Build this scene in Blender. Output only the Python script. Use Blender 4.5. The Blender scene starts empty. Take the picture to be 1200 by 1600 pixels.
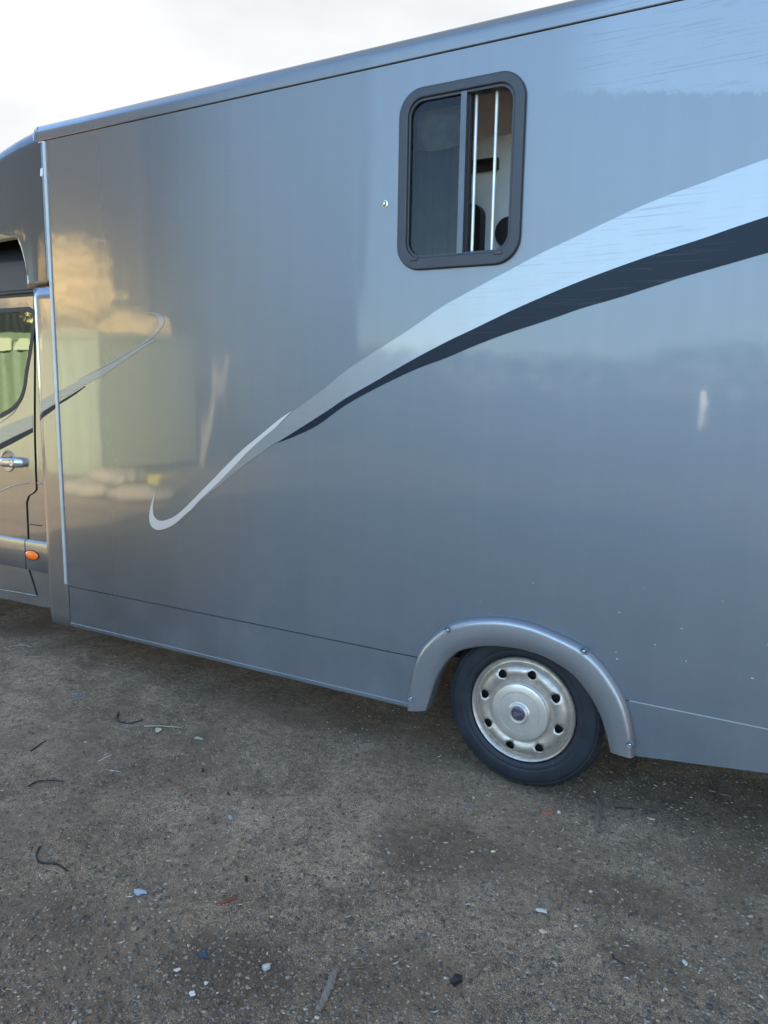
import bpy, bmesh, math, random
import numpy as np
from mathutils import Vector, Matrix
from mathutils.geometry import delaunay_2d_cdt
random.seed(7)
rng = np.random.default_rng(7)
S = bpy.context.scene
COL = S.collection
PI = math.pi

# ------------------------------------------------------------------ camera
CAM = np.array([0.962, -2.825, 1.606])
FPX = 1203.0
def cam_axes(yaw, pitch, roll):
    f = np.array([math.sin(yaw)*math.cos(pitch), math.cos(yaw)*math.cos(pitch), math.sin(pitch)])
    r = np.cross(f, [0, 0, 1]); r /= np.linalg.norm(r)
    u = np.cross(r, f)
    return r*math.cos(roll)+u*math.sin(roll), -r*math.sin(roll)+u*math.cos(roll), f
AX = cam_axes(-0.5151, -0.1562, 0.0158)
cam = bpy.data.cameras.new('camera'); camo = bpy.data.objects.new('camera', cam); COL.objects.link(camo)
M = Matrix.Identity(4)
for i in range(3):
    M[i][0] = AX[0][i]; M[i][1] = AX[1][i]; M[i][2] = -AX[2][i]; M[i][3] = CAM[i]
camo.matrix_world = M
cam.sensor_fit = 'HORIZONTAL'; cam.sensor_width = 36; cam.lens = 36*FPX/1200
cam.clip_start = 0.02; cam.clip_end = 2000
S.camera = camo

# ------------------------------------------------------------------ light
SUN_EL = math.radians(19); SUN_AZ = math.radians(20)      # azimuth from +y towards +x
wd = bpy.data.worlds.new('World'); S.world = wd; wd.use_nodes = True
nt = wd.node_tree; nt.nodes.clear()
wo = nt.nodes.new('ShaderNodeOutputWorld'); bg = nt.nodes.new('ShaderNodeBackground')
sky = nt.nodes.new('ShaderNodeTexSky'); sky.sky_type = 'NISHITA'; sky.sun_disc = False
sky.sun_elevation = SUN_EL; sky.sun_rotation = SUN_AZ; sky.air_density = 1.0; sky.dust_density = 0.15; sky.ozone_density = 2.2
tc = nt.nodes.new('ShaderNodeTexCoord'); mp = nt.nodes.new('ShaderNodeMapping'); mp.inputs['Scale'].default_value = (1, 1, 2.6)
nz = nt.nodes.new('ShaderNodeTexNoise'); nz.inputs['Scale'].default_value = 1.9; nz.inputs['Detail'].default_value = 7; nz.inputs['Roughness'].default_value = 0.55
rp = nt.nodes.new('ShaderNodeValToRGB'); rp.color_ramp.elements[0].position = 0.62; rp.color_ramp.elements[1].position = 0.88
rp.color_ramp.elements[0].color = (0, 0, 0, 1); rp.color_ramp.elements[1].color = (0.97, 0.97, 0.97, 1)
mx = nt.nodes.new('ShaderNodeMix'); mx.data_type = 'RGBA'
bw = nt.nodes.new('ShaderNodeRGBToBW'); cl = nt.nodes.new('ShaderNodeMix'); cl.data_type = 'RGBA'
ml = nt.nodes.new('ShaderNodeMath'); ml.operation = 'MULTIPLY'; ml.inputs[1].default_value = 2.8
L = nt.links.new
L(tc.outputs['Generated'], mp.inputs['Vector']); L(mp.outputs['Vector'], nz.inputs['Vector']); L(nz.outputs['Fac'], rp.inputs['Fac'])
L(sky.outputs['Color'], bw.inputs['Color']); L(bw.outputs['Val'], ml.inputs[0])
sx = nt.nodes.new('ShaderNodeSeparateXYZ'); L(tc.outputs['Generated'], sx.inputs[0])
mr = nt.nodes.new('ShaderNodeMapRange'); mr.inputs['From Min'].default_value = -0.35; mr.inputs['From Max'].default_value = 0.22; mr.inputs['To Min'].default_value = 0.0; mr.inputs['To Max'].default_value = 1.0
ax_ = nt.nodes.new('ShaderNodeMath'); ax_.operation = 'MULTIPLY_ADD'; ax_.inputs[1].default_value = 0.35; L(sx.outputs['X'], ax_.inputs[0]); L(sx.outputs['Y'], ax_.inputs[2]); L(ax_.outputs[0], mr.inputs['Value'])
cv = nt.nodes.new('ShaderNodeMath'); cv.operation = 'MULTIPLY_ADD'; cv.inputs[1].default_value = 0.60; L(mr.outputs[0], cv.inputs[0]); L(nz.outputs['Fac'], cv.inputs[2]); L(cv.outputs[0], rp.inputs['Fac'])
wt = nt.nodes.new('ShaderNodeMix'); wt.data_type = 'RGBA'; wt.blend_type = 'MULTIPLY'; wt.inputs['Factor'].default_value = 1; wt.inputs['B'].default_value = (1.0, 0.985, 0.95, 1)
mn = nt.nodes.new('ShaderNodeMath'); mn.operation = 'MINIMUM'; mn.inputs[1].default_value = 1.08; L(ml.outputs[0], mn.inputs[0])
n2_ = nt.nodes.new('ShaderNodeTexNoise'); n2_.inputs['Scale'].default_value = 3.1; n2_.inputs['Detail'].default_value = 5; L(mp.outputs['Vector'], n2_.inputs['Vector'])
m2_ = nt.nodes.new('ShaderNodeMath'); m2_.operation = 'MULTIPLY_ADD'; m2_.inputs[1].default_value = 0.70; m2_.inputs[2].default_value = 0.56; L(n2_.outputs['Fac'], m2_.inputs[0])
m3_ = nt.nodes.new('ShaderNodeMath'); m3_.operation = 'MULTIPLY'; L(mn.outputs[0], m3_.inputs[0]); L(m2_.outputs[0], m3_.inputs[1]); L(m3_.outputs[0], wt.inputs['A'])
L(rp.outputs['Color'], mx.inputs['Factor']); L(sky.outputs['Color'], mx.inputs['A']); L(wt.outputs['Result'], mx.inputs['B'])
L(mx.outputs['Result'], bg.inputs['Color']); bg.inputs['Strength'].default_value = 0.12
L(bg.outputs['Background'], wo.inputs['Surface'])
sl = bpy.data.lights.new('sun', 'SUN'); sl.energy = 5.0; sl.angle = math.radians(0.53); sl.color = (1.0, 0.86, 0.68)
so = bpy.data.objects.new('sun', sl); COL.objects.link(so)
sd = Vector((math.sin(SUN_AZ)*math.cos(SUN_EL), math.cos(SUN_AZ)*math.cos(SUN_EL), math.sin(SUN_EL)))
so.rotation_euler = sd.to_track_quat('Z', 'Y').to_euler()
S.view_settings.view_transform = 'Standard'; S.view_settings.look = 'None'; S.view_settings.gamma = 1
S.view_settings.use_curve_mapping = False
S.view_settings.exposure = 3.08
S.render.engine = 'CYCLES'
S.cycles.max_bounces = 6

# ------------------------------------------------------------------ photo measurement helpers (real places: wall plane / ground plane)
def _ray(x, y): return AX[0]*(x-600)/FPX - AX[1]*(y-800)/FPX + AX[2]
def W(x, y, Y=0.0):
    d = _ray(x, y); t = (Y-CAM[1])/d[1]; p = CAM+t*d; return (float(p[0]), float(p[2]))
def G(x, y, z=0.0):
    d = _ray(x, y); t = (z-CAM[2])/d[2]; p = CAM+t*d; return (float(p[0]), float(p[1]))

# ------------------------------------------------------------------ object helpers
def tag(o, label=None, cat=None, group=None, kind=None):
    if label: o['label'] = label
    if cat: o['category'] = cat
    if group: o['group'] = group
    if kind: o['kind'] = kind
    return o
def empty(name, loc=(0, 0, 0), rz=0):
    o = bpy.data.objects.new(name, None); COL.objects.link(o); o.location = loc; o.rotation_euler = (0, 0, rz); o.empty_display_size = 0.1
    return o
def obj(name, verts, faces, mat, parent=None, smooth=False, sharp=None, mats=None, midx=None):
    me = bpy.data.meshes.new(name); me.from_pydata([tuple(map(float, v)) for v in verts], [], faces); me.validate(); me.update()
    bm = bmesh.new(); bm.from_mesh(me); bmesh.ops.recalc_face_normals(bm, faces=bm.faces); bm.to_mesh(me); bm.free()
    for m in (mats or [mat]): me.materials.append(m)
    if midx is not None and len(midx) == len(me.polygons):
        me.polygons.foreach_set('material_index', midx)
    if smooth:
        me.polygons.foreach_set('use_smooth', [True]*len(me.polygons))
        if sharp is not None: me.set_sharp_from_angle(angle=math.radians(sharp))
    o = bpy.data.objects.new(name, me); COL.objects.link(o)
    if parent: o.parent = parent
    return o
def sub(o, parent): o.parent = parent; return o
class MB:
    def __init__(s): s.v = []; s.f = []
    def add(s, v, f):
        n = len(s.v); s.v += [tuple(a) for a in v]; s.f += [tuple(i+n for i in q) for q in f]; return s
    def box(s, x0, x1, y0, y1, z0, z1):
        v = [(x, y, z) for z in (z0, z1) for y in (y0, y1) for x in (x0, x1)]
        return s.add(v, [(0, 2, 3, 1), (4, 5, 7, 6), (0, 1, 5, 4), (2, 6, 7, 3), (0, 4, 6, 2), (1, 3, 7, 5)])
    def tube(s, pts, r, n=8, cap=True):
        pts = [Vector(p) for p in pts]; rs = r if isinstance(r, (list, tuple)) else [r]*len(pts)
        vs = []; fs = []
        for i, p in enumerate(pts):
            d = (pts[min(i+1, len(pts)-1)]-pts[max(i-1, 0)]).normalized()
            a = d.cross(Vector((0, 0, 1)) if abs(d.z) < .9 else Vector((1, 0, 0))).normalized(); b = d.cross(a)
            for k in range(n):
                t = 2*PI*k/n; vs.append(p+(a*math.cos(t)+b*math.sin(t))*rs[i])
        for i in range(len(pts)-1):
            for k in range(n): fs.append((i*n+k, i*n+(k+1) % n, (i+1)*n+(k+1) % n, (i+1)*n+k))
        if cap: fs.append(tuple(range(n))); fs.append(tuple((len(pts)-1)*n+k for k in range(n)))
        return s.add(vs, fs)
    def build(s, name, mat, parent=None, smooth=False, sharp=None): return obj(name, s.v, s.f, mat, parent, smooth, sharp)
def bevel(o, w=0.003, seg=2):
    m = o.modifiers.new('bevel', 'BEVEL'); m.width = w; m.segments = seg; m.limit_method = 'ANGLE'; m.angle_limit = math.radians(40)
    m.harden_normals = False
    return o
def inside(p, loop):
    c = False; x, y = p; n = len(loop); j = n-1
    for i in range(n):
        xi, yi = loop[i]; xj, yj = loop[j]
        if (yi > y) != (yj > y) and x < (xj-xi)*(y-yi)/(yj-yi)+xi: c = not c
        j = i
    return c
def plate(name, outer, holes, y0, y1, mat, parent=None, yf=None, grid=None, smooth=False, sharp=30):
    """a plate in the x-z plane between y0 (front) and y1 (back); yf(x, z) bends it"""
    pts = []; edges = []
    for lp in [outer]+holes:
        n0 = len(pts); pts += [Vector(p) for p in lp]; edges += [(n0+i, n0+(i+1) % len(lp)) for i in range(len(lp))]
    if grid:
        xs = [p[0] for p in outer]; zs = [p[1] for p in outer]
        x = min(xs)+grid/2
        while x < max(xs):
            z = min(zs)+grid/2
            while z < max(zs):
                if inside((x, z), outer) and not any(inside((x, z), h) for h in holes): pts.append(Vector((x, z)))
                z += grid
            x += grid
    v, e, f, *_ = delaunay_2d_cdt(pts, edges, [], 0, 1e-6)
    keep = []
    for t in f:
        c = sum((v[i] for i in t), Vector((0, 0)))/len(t)
        if inside(c, outer) and not any(inside(c, h) for h in holes): keep.append(tuple(t))
    n = len(v)
    yy = (lambda p: yf(p[0], p[1])) if yf else (lambda p: 0.0)
    V = [(p[0], y0+yy(p), p[1]) for p in v]
    F = [tuple(t) for t in keep]
    if y1 is not None:
        V += [(p[0], y1+yy(p), p[1]) for p in v]
        F += [tuple(i+n for i in reversed(t)) for t in keep]
        cnt = {}
        for t in keep:
            for i in range(len(t)):
                a, b = t[i], t[(i+1) % len(t)]; cnt[(min(a, b), max(a, b))] = cnt.get((min(a, b), max(a, b)), 0)+1
        for (a, b), c in cnt.items():
            if c == 1: F.append((a, b, b+n, a+n))
    used = sorted({i for q in F for i in q}); mp_ = {i: k for k, i in enumerate(used)}
    return obj(name, [V[i] for i in used], [tuple(mp_[i] for i in q) for q in F], mat, parent, smooth, sharp if smooth else None)
def rrect(x0, x1, z0, z1, r, n=8):
    o = []
    for cx, cz, a in ((x1-r, z1-r, 0), (x0+r, z1-r, 90), (x0+r, z0+r, 180), (x1-r, z0+r, 270)):
        for k in range(n+1):
            t = math.radians(a+90*k/n); o.append((cx+r*math.cos(t), cz+r*math.sin(t)))
    return o
def circ(cx, cz, r, n=24, rz=None): return [(cx+r*math.cos(2*PI*k/n), cz+(rz or r)*math.sin(2*PI*k/n)) for k in range(n)]
def smoothline(pts, m=8):
    """Catmull-Rom through points"""
    P = [np.array(p, float) for p in pts]; P = [2*P[0]-P[1]]+P+[2*P[-1]-P[-2]]; out = []
    for i in range(1, len(P)-2):
        for k in range(m):
            t = k/m; a, b, c, d = P[i-1:i+3]
            out.append(tuple(0.5*((2*b)+(-a+c)*t+(2*a-5*b+4*c-d)*t*t+(-a+3*b-3*c+d)*t**3)))
    out.append(tuple(P[-2])); return out
def resample(pts, n):
    p = np.array(pts); s = np.r_[0, np.cumsum(np.linalg.norm(np.diff(p, axis=0), axis=1))]; t = np.linspace(0, s[-1], n)
    return np.stack([np.interp(t, s, p[:, k]) for k in range(p.shape[1])], 1)
def lathe(name, prof, cx, cz, mat, parent=None, n=96, sharp=35, smooth=True, rmod=None):
    """profile of (radius, y) turned about the y axis through (cx, cz)"""
    V = []; F = []
    for k in range(n):
        t = 2*PI*k/n
        for j, (r, y) in enumerate(prof):
            rr = r if rmod is None else rmod(k, j, r)
            V.append((cx+rr*math.cos(t), y, cz+rr*math.sin(t)))
    m = len(prof)
    for k in range(n):
        k2 = (k+1) % n
        for j in range(m-1): F.append((k*m+j, k*m+j+1, k2*m+j+1, k2*m+j))
    if prof[0][0] > 1e-6 and False: pass
    return obj(name, V, F, mat, parent, smooth, sharp)

# ------------------------------------------------------------------ materials
class NT:
    def __init__(s, name):
        s.m = bpy.data.materials.new(name); s.m.use_nodes = True; s.t = s.m.node_tree; s.b = s.t.nodes['Principled BSDF']; s.out = s.t.nodes['Material Output']
    def n(s, typ, **kw):
        nd = s.t.nodes.new(typ)
        for k, v in kw.items():
            if hasattr(nd, k) and not k.startswith('i_'): setattr(nd, k, v)
            else: nd.inputs[k.replace('i_', '').replace('_', ' ')].default_value = v
        return nd
    def l(s, a, b): s.t.links.new(a, b); return s
    def pos(s, scale=(1, 1, 1)):
        g = s.n('ShaderNodeNewGeometry'); m = s.n('ShaderNodeMapping'); m.inputs['Scale'].default_value = scale; s.l(g.outputs['Position'], m.inputs['Vector']); return m.outputs['Vector']
    def noise(s, vec, scale, detail=4, rough=0.5, dist=0):
        n = s.n('ShaderNodeTexNoise'); n.inputs['Scale'].default_value = scale; n.inputs['Detail'].default_value = detail; n.inputs['Roughness'].default_value = rough; n.inputs['Distortion'].default_value = dist
        s.l(vec, n.inputs['Vector']); return n.outputs['Fac']
    def ramp(s, fac, stops):
        r = s.n('ShaderNodeValToRGB'); cr = r.color_ramp
        while len(cr.elements) < len(stops): cr.elements.new(0.5)
        for e, (p, c) in zip(cr.elements, stops): e.position = p; e.color = (c if len(c) == 4 else (*c, 1)) if not isinstance(c, (int, float)) else (c, c, c, 1)
        s.l(fac, r.inputs['Fac']); return r.outputs['Color']
    def mix(s, fac, a, b, mode='MIX'):
        m = s.n('ShaderNodeMix', data_type='RGBA', blend_type=mode)
        for k, v in (('Factor', fac), ('A', a), ('B', b)):
            if isinstance(v, bpy.types.NodeSocket): s.l(v, m.inputs[k])
            elif k == 'Factor': m.inputs[k].default_value = v
            else: m.inputs[k].default_value = (*v, 1)
        return m.outputs['Result']
    def math(s, op, a, b=0.0, clamp=False):
        m = s.n('ShaderNodeMath', operation=op); m.use_clamp = clamp
        for i, v in enumerate((a, b)):
            if isinstance(v, bpy.types.NodeSocket): s.l(v, m.inputs[i])
            else: m.inputs[i].default_value = v
        return m.outputs[0]
    def bump(s, h, strength=0.3, dist=0.01, normal=None):
        b = s.n('ShaderNodeBump'); b.inputs['Strength'].default_value = strength; b.inputs['Distance'].default_value = dist; s.l(h, b.inputs['Height'])
        if normal is not None: s.l(normal, b.inputs['Normal'])
        return b.outputs['Normal']
    def set(s, **kw):
        for k, v in kw.items():
            k = k.replace('_', ' ')
            if isinstance(v, bpy.types.NodeSocket): s.l(v, s.b.inputs[k])
            else: s.b.inputs[k].default_value = (*v, 1) if isinstance(v, tuple) and len(v) == 3 else v
        return s
def simple(name, col, rough=0.5, metal=0.0, bumps=None, var=0.0, **kw):
    t = NT(name); t.set(Roughness=rough, Metallic=metal, **kw)
    v = t.pos()
    if var:
        f = t.noise(v, 9, 5, .6); c = t.ramp(f, [(0.3, tuple(c*(1-var) for c in col)), (0.7, tuple(min(1, c*(1+var)) for c in col))]); t.set(Base_Color=c)
    else: t.set(Base_Color=col)
    if bumps: t.set(Normal=t.bump(t.noise(v, bumps[0], 4, .6), bumps[1], bumps[2]))
    return t.m

def paint(name, base, metal=0.85, rough=0.46, coat=1.0, scratch=1.0, chips=False, coat_ior=1.55, scol=(0.06, 0.07, 0.09), film=False, coat_rough=0.018, polish=False):
    t = NT(name); p = t.pos()
    g = t.n('ShaderNodeSeparateXYZ'); t.l(p, g.inputs[0])
    # long fine brushing scratches running along the body, gathered in patches
    sc = t.noise(t.pos((1.0, 1, 44)), 3.0, 4, .68, 0.15)
    fine = t.ramp(sc, [(0.555, 0.0), (0.615, 1.0)])
    patch = t.ramp(t.noise(t.pos((.7, 1, 1.2)), 1.3, 2, .5), [(0.42, 0.0), (0.60, 1.0)])
    sm = t.math('MULTIPLY', fine, patch)
    stk = t.noise(t.pos((9, 1, .22)), 1.6, 3, .6); col = t.ramp(stk, [(0.3, tuple(c*.98 for c in base)), (0.7, tuple(c*1.02 for c in base))])
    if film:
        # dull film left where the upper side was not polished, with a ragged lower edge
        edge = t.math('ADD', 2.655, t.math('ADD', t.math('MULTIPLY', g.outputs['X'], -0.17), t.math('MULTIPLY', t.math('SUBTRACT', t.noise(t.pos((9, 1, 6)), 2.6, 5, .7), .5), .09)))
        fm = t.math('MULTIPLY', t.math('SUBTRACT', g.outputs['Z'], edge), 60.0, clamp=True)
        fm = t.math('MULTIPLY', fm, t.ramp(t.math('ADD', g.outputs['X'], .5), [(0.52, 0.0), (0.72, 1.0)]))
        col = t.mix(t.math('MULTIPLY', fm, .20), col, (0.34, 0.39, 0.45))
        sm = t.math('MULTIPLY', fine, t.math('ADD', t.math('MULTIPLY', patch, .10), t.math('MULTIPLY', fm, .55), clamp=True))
    col = t.mix(t.math('MULTIPLY', sm, 0.45*scratch), col, scol)
    low = t.math('SUBTRACT', 1.0, t.math('DIVIDE', g.outputs['Z'], 1.05), clamp=True)
    vo = t.n('ShaderNodeTexVoronoi'); vo.inputs['Scale'].default_value = 34; t.l(t.pos((.7, 1, 1.6)), vo.inputs['Vector'])
    wn = t.n('ShaderNodeSeparateColor'); t.l(vo.outputs['Color'], wn.inputs[0])
    sel = t.math('GREATER_THAN', wn.outputs[0], 0.50)
    dot = t.math('LESS_THAN', vo.outputs['Distance'], t.math('MULTIPLY', t.math('POWER', wn.outputs[1], 3.0), 0.105))
    xr = t.ramp(t.math('MULTIPLY', t.math('ADD', g.outputs['X'], 3.0), 0.25), [(0.55, 0.0), (0.85, 1.0)]) if chips else 0.15
    fleck = t.math('MULTIPLY', t.math('MULTIPLY', sel, dot), t.math('MULTIPLY', t.math('MULTIPLY', low, 2.4, clamp=True), xr), clamp=True)
    col = t.mix(fleck, col, (0.62, 0.60, 0.54))
    dusty = t.math('MULTIPLY', t.ramp(t.noise(p, 4, 4, .65), [(0.35, 0.25), (0.7, 1.0)]), t.math('POWER', low, 1.3))
    col = t.mix(t.math('MULTIPLY', dusty, 0.5), col, (0.25, 0.25, 0.255))
    n1 = t.bump(t.noise(t.pos((2.2, 1, 0.6)), 1.4, 2, .45), 0.32, 0.008)
    n2 = t.bump(t.noise(p, 260, 1, .5), 0.035, 0.0008, n1)
    mt = t.math('SUBTRACT', metal, t.math('MULTIPLY', t.math('ADD', fleck, t.math('MULTIPLY', dusty, .35)), metal), clamp=True)
    if polish:      # the front of the body is freshly polished, the rest has a hazy weathered lacquer
        ed = t.math('ADD', g.outputs['X'], t.math('MULTIPLY', t.math('SUBTRACT', t.noise(t.pos((1, 1, .5)), 1.5, 2, .5), .5), .5))
        pf = t.n('ShaderNodeMapRange'); pf.interpolation_type = 'SMOOTHSTEP'; pf.inputs['From Min'].default_value = -2.55; pf.inputs['From Max'].default_value = -0.75; t.l(ed, pf.inputs['Value'])
        rough = t.math('MULTIPLY_ADD', pf.outputs[0], .27); rough.node.inputs[2].default_value = .26
        coat = t.math('MULTIPLY_ADD', pf.outputs[0], -.78); coat.node.inputs[2].default_value = 1.0
    cr = t.math('ADD', coat_rough, t.math('MULTIPLY', dusty, .12))
    t.set(Base_Color=col, Metallic=mt, Roughness=rough, Coat_Weight=coat, Coat_Roughness=cr, Coat_IOR=coat_ior, Normal=n1, Coat_Normal=n2)
    return t.m
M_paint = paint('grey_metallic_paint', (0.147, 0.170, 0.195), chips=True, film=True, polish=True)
M_arch = paint('arch_moulding_paint', (0.26, 0.28, 0.30), rough=0.40, coat=.5, scratch=.2)
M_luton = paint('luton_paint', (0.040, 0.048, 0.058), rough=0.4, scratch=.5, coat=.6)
M_cab = paint('cab_metallic_paint', (0.17, 0.172, 0.18), rough=0.32, scratch=.2)
M_light = paint('pale_silver_vinyl', (0.20, 0.222, 0.248), metal=0.7, rough=0.42, scratch=.8, coat=.45)
M_mid = paint('mid_silver_vinyl', (0.20, 0.225, 0.26), metal=0.7, rough=0.42, scratch=.4, coat=.45)
M_dark = paint('charcoal_vinyl', (0.009, 0.016, 0.027), metal=0.0, rough=0.35, scratch=.7, coat=.0, coat_ior=1.35, scol=(.07, .08, .10))
M_dark.node_tree.nodes['Principled BSDF'].inputs['Specular IOR Level'].default_value = 0.10
M_alu = simple('dull_aluminium', (0.36, 0.41, 0.45), 0.45, 0.5, (60, .08, .002), .08)
M_galv = simple('galvanised_bar', (0.55, 0.57, 0.56), 0.45, 0.5, (70, .2, .002), .2)
M_black = simple('black_underbody', (0.012, 0.012, 0.012), 0.7, 0, (30, .3, .01), .3)
M_gap = simple('black_rubber_seal', (0.01, 0.01, 0.011), 0.6)
M_frame = simple('dark_powder_coat', (0.015, 0.020, 0.030), 0.5, 0.1, (300, .15, .001), .12)
M_frame.node_tree.nodes['Principled BSDF'].inputs['Coat Weight'].default_value = 0.0
M_screw = simple('screw_steel', (0.45, 0.47, 0.5), 0.25, 1.0)
M_amber = simple('amber_lens', (0.95, 0.16, 0.01), 0.15, 0, (400, .25, .001))
M_amber.node_tree.nodes['Principled BSDF'].inputs['Subsurface Weight'].default_value = 0.0
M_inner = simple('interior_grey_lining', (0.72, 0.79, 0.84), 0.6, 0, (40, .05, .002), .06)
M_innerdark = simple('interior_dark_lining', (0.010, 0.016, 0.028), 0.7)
M_blackrub = simple('black_padding', (0.008, 0.008, 0.009), 0.5)

def glass(name, tint, ior=1.62, rough=0.02, gcol=(1, 1, 1)):
    t = NT(name)
    gl = t.n('ShaderNodeBsdfGlossy'); gl.inputs['Roughness'].default_value = rough; gl.inputs['Color'].default_value = (*gcol, 1)
    tr = t.n('ShaderNodeBsdfTransparent'); tr.inputs['Color'].default_value = (*tint, 1)
    fr = t.n('ShaderNodeFresnel'); fr.inputs['IOR'].default_value = ior
    b = t.bump(t.noise(t.pos(), 3, 2, .5), 0.15, 0.004); t.l(b, gl.inputs['Normal']); t.l(b, fr.inputs['Normal'])
    mx_ = t.n('ShaderNodeMixShader'); t.l(fr.outputs[0], mx_.inputs[0]); t.l(tr.outputs[0], mx_.inputs[1]); t.l(gl.outputs[0], mx_.inputs[2])
    t.l(mx_.outputs[0], t.out.inputs['Surface']); return t.m
M_glass = glass('tinted_acrylic', (0.44, 0.46, 0.46), 1.22)
M_cabglass = glass('cab_window_glass', (0.45, 0.55, 0.48), 2.0, .02, (.66, .88, .80))

def tyre_mat():
    t = NT('tyre_rubber'); p = t.pos()
    f = t.noise(p, 14, 6, .65)
    c = t.ramp(f, [(0.35, (0.008, 0.011, 0.015)), (0.6, (0.013, 0.018, 0.024)), (0.8, (0.034, 0.034, 0.032))])
    sp = t.ramp(t.noise(p, 75, 2, .5), [(0.70, 0.0), (0.76, 1.0)])
    c = t.mix(t.math('MULTIPLY', sp, .35), c, (0.16, 0.14, 0.11))
    t.set(Base_Color=c, Roughness=0.62, Normal=t.bump(t.noise(p, 160, 4, .6), .25, .002), Specular_IOR_Level=0.4); return t.m
M_tyre = tyre_mat()
def rim_mat():
    t = NT('worn_wheel_trim'); p = t.pos()
    f = t.noise(p, 28, 7, .7); c = t.ramp(f, [(0.3, (0.34, 0.30, 0.25)), (0.55, (0.47, 0.43, 0.37)), (0.75, (0.62, 0.54, 0.44))])
    d = t.ramp(t.noise(p, 60, 6, .75, .5), [(0.60, 0.0), (0.70, 1.0)])
    c = t.mix(t.math('MULTIPLY', d, .6), c, (0.10, 0.09, 0.075))
    ro = t.ramp(f, [(0.3, .5), (0.7, .28)])
    t.set(Base_Color=c, Metallic=0.7, Roughness=ro, Normal=t.bump(t.noise(p, 220, 3, .7), .35, .0012)); return t.m
M_rim = rim_mat()

# ------------------------------------------------------------------ ground
def vnoise(x, y, s, seed=0):
    xi = x*s; yi = y*s; x0 = np.floor(xi).astype(np.int64); y0 = np.floor(yi).astype(np.int64); fx = xi-x0; fy = yi-y0
    fx = fx*fx*(3-2*fx); fy = fy*fy*(3-2*fy)
    def h(a, b):
        n = (a*374761393+b*668265263+seed*69069) & 0xffffffff; n = ((n ^ (n >> 13))*1274126177) & 0xffffffff; return ((n ^ (n >> 16)) & 0xffff)/65535.0
    return (h(x0, y0)*(1-fx)+h(x0+1, y0)*fx)*(1-fy)+(h(x0, y0+1)*(1-fx)+h(x0+1, y0+1)*fx)*fy-0.5
def gh(x, y):
    x = np.asarray(x, float); y = np.asarray(y, float)
    near = np.clip((9-np.hypot(x+1, y))/4, 0, 1)
    h = 0.022*vnoise(x, y, .8, 1)+0.012*vnoise(x, y, 2.7, 2)
    h += near*(0.0075*vnoise(x, y, 8, 3)+0.0050*vnoise(x, y, 19, 4)+0.0035*vnoise(x, y, 45, 5))
    wheel = np.exp(-((x-0.0)**2/0.12+(y-.14)**2/.06)); return h*(1-wheel)-0.004
def axis(a, b, st, far):
    l = list(np.arange(a, b+1e-6, st)); s = st; x = l[-1]
    while x < far: s *= 1.22; x += s; l.append(x)
    s = st; x = l[0]
    while x > -far: s *= 1.22; x -= s; l.insert(0, x)
    return np.array(l)
gx = axis(-4.9, 1.6, 0.0165, 420); gy = axis(-2.1, 1.5, 0.0165, 420)
GX, GY = np.meshgrid(gx, gy); GZ = gh(GX, GY); nx = len(gx); ny = len(gy)
idx = np.arange(nx*ny).reshape(ny, nx)
q = np.stack([idx[:-1, :-1], idx[:-1, 1:], idx[1:, 1:], idx[1:, :-1]], -1).reshape(-1, 4)
me = bpy.data.meshes.new('ground'); me.vertices.add(nx*ny); me.vertices.foreach_set('co', np.stack([GX, GY, GZ], -1).ravel())
me.loops.add(q.size); me.loops.foreach_set('vertex_index', q.ravel()); me.polygons.add(len(q)); me.polygons.foreach_set('loop_start', np.arange(0, q.size, 4))
me.update(); me.validate(); me.polygons.foreach_set('use_smooth', np.ones(len(q), bool))
ground = bpy.data.objects.new('ground', me); COL.objects.link(ground); tag(ground, 'hard packed stony dirt yard, damp and littered with grit', kind='structure')
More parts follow.
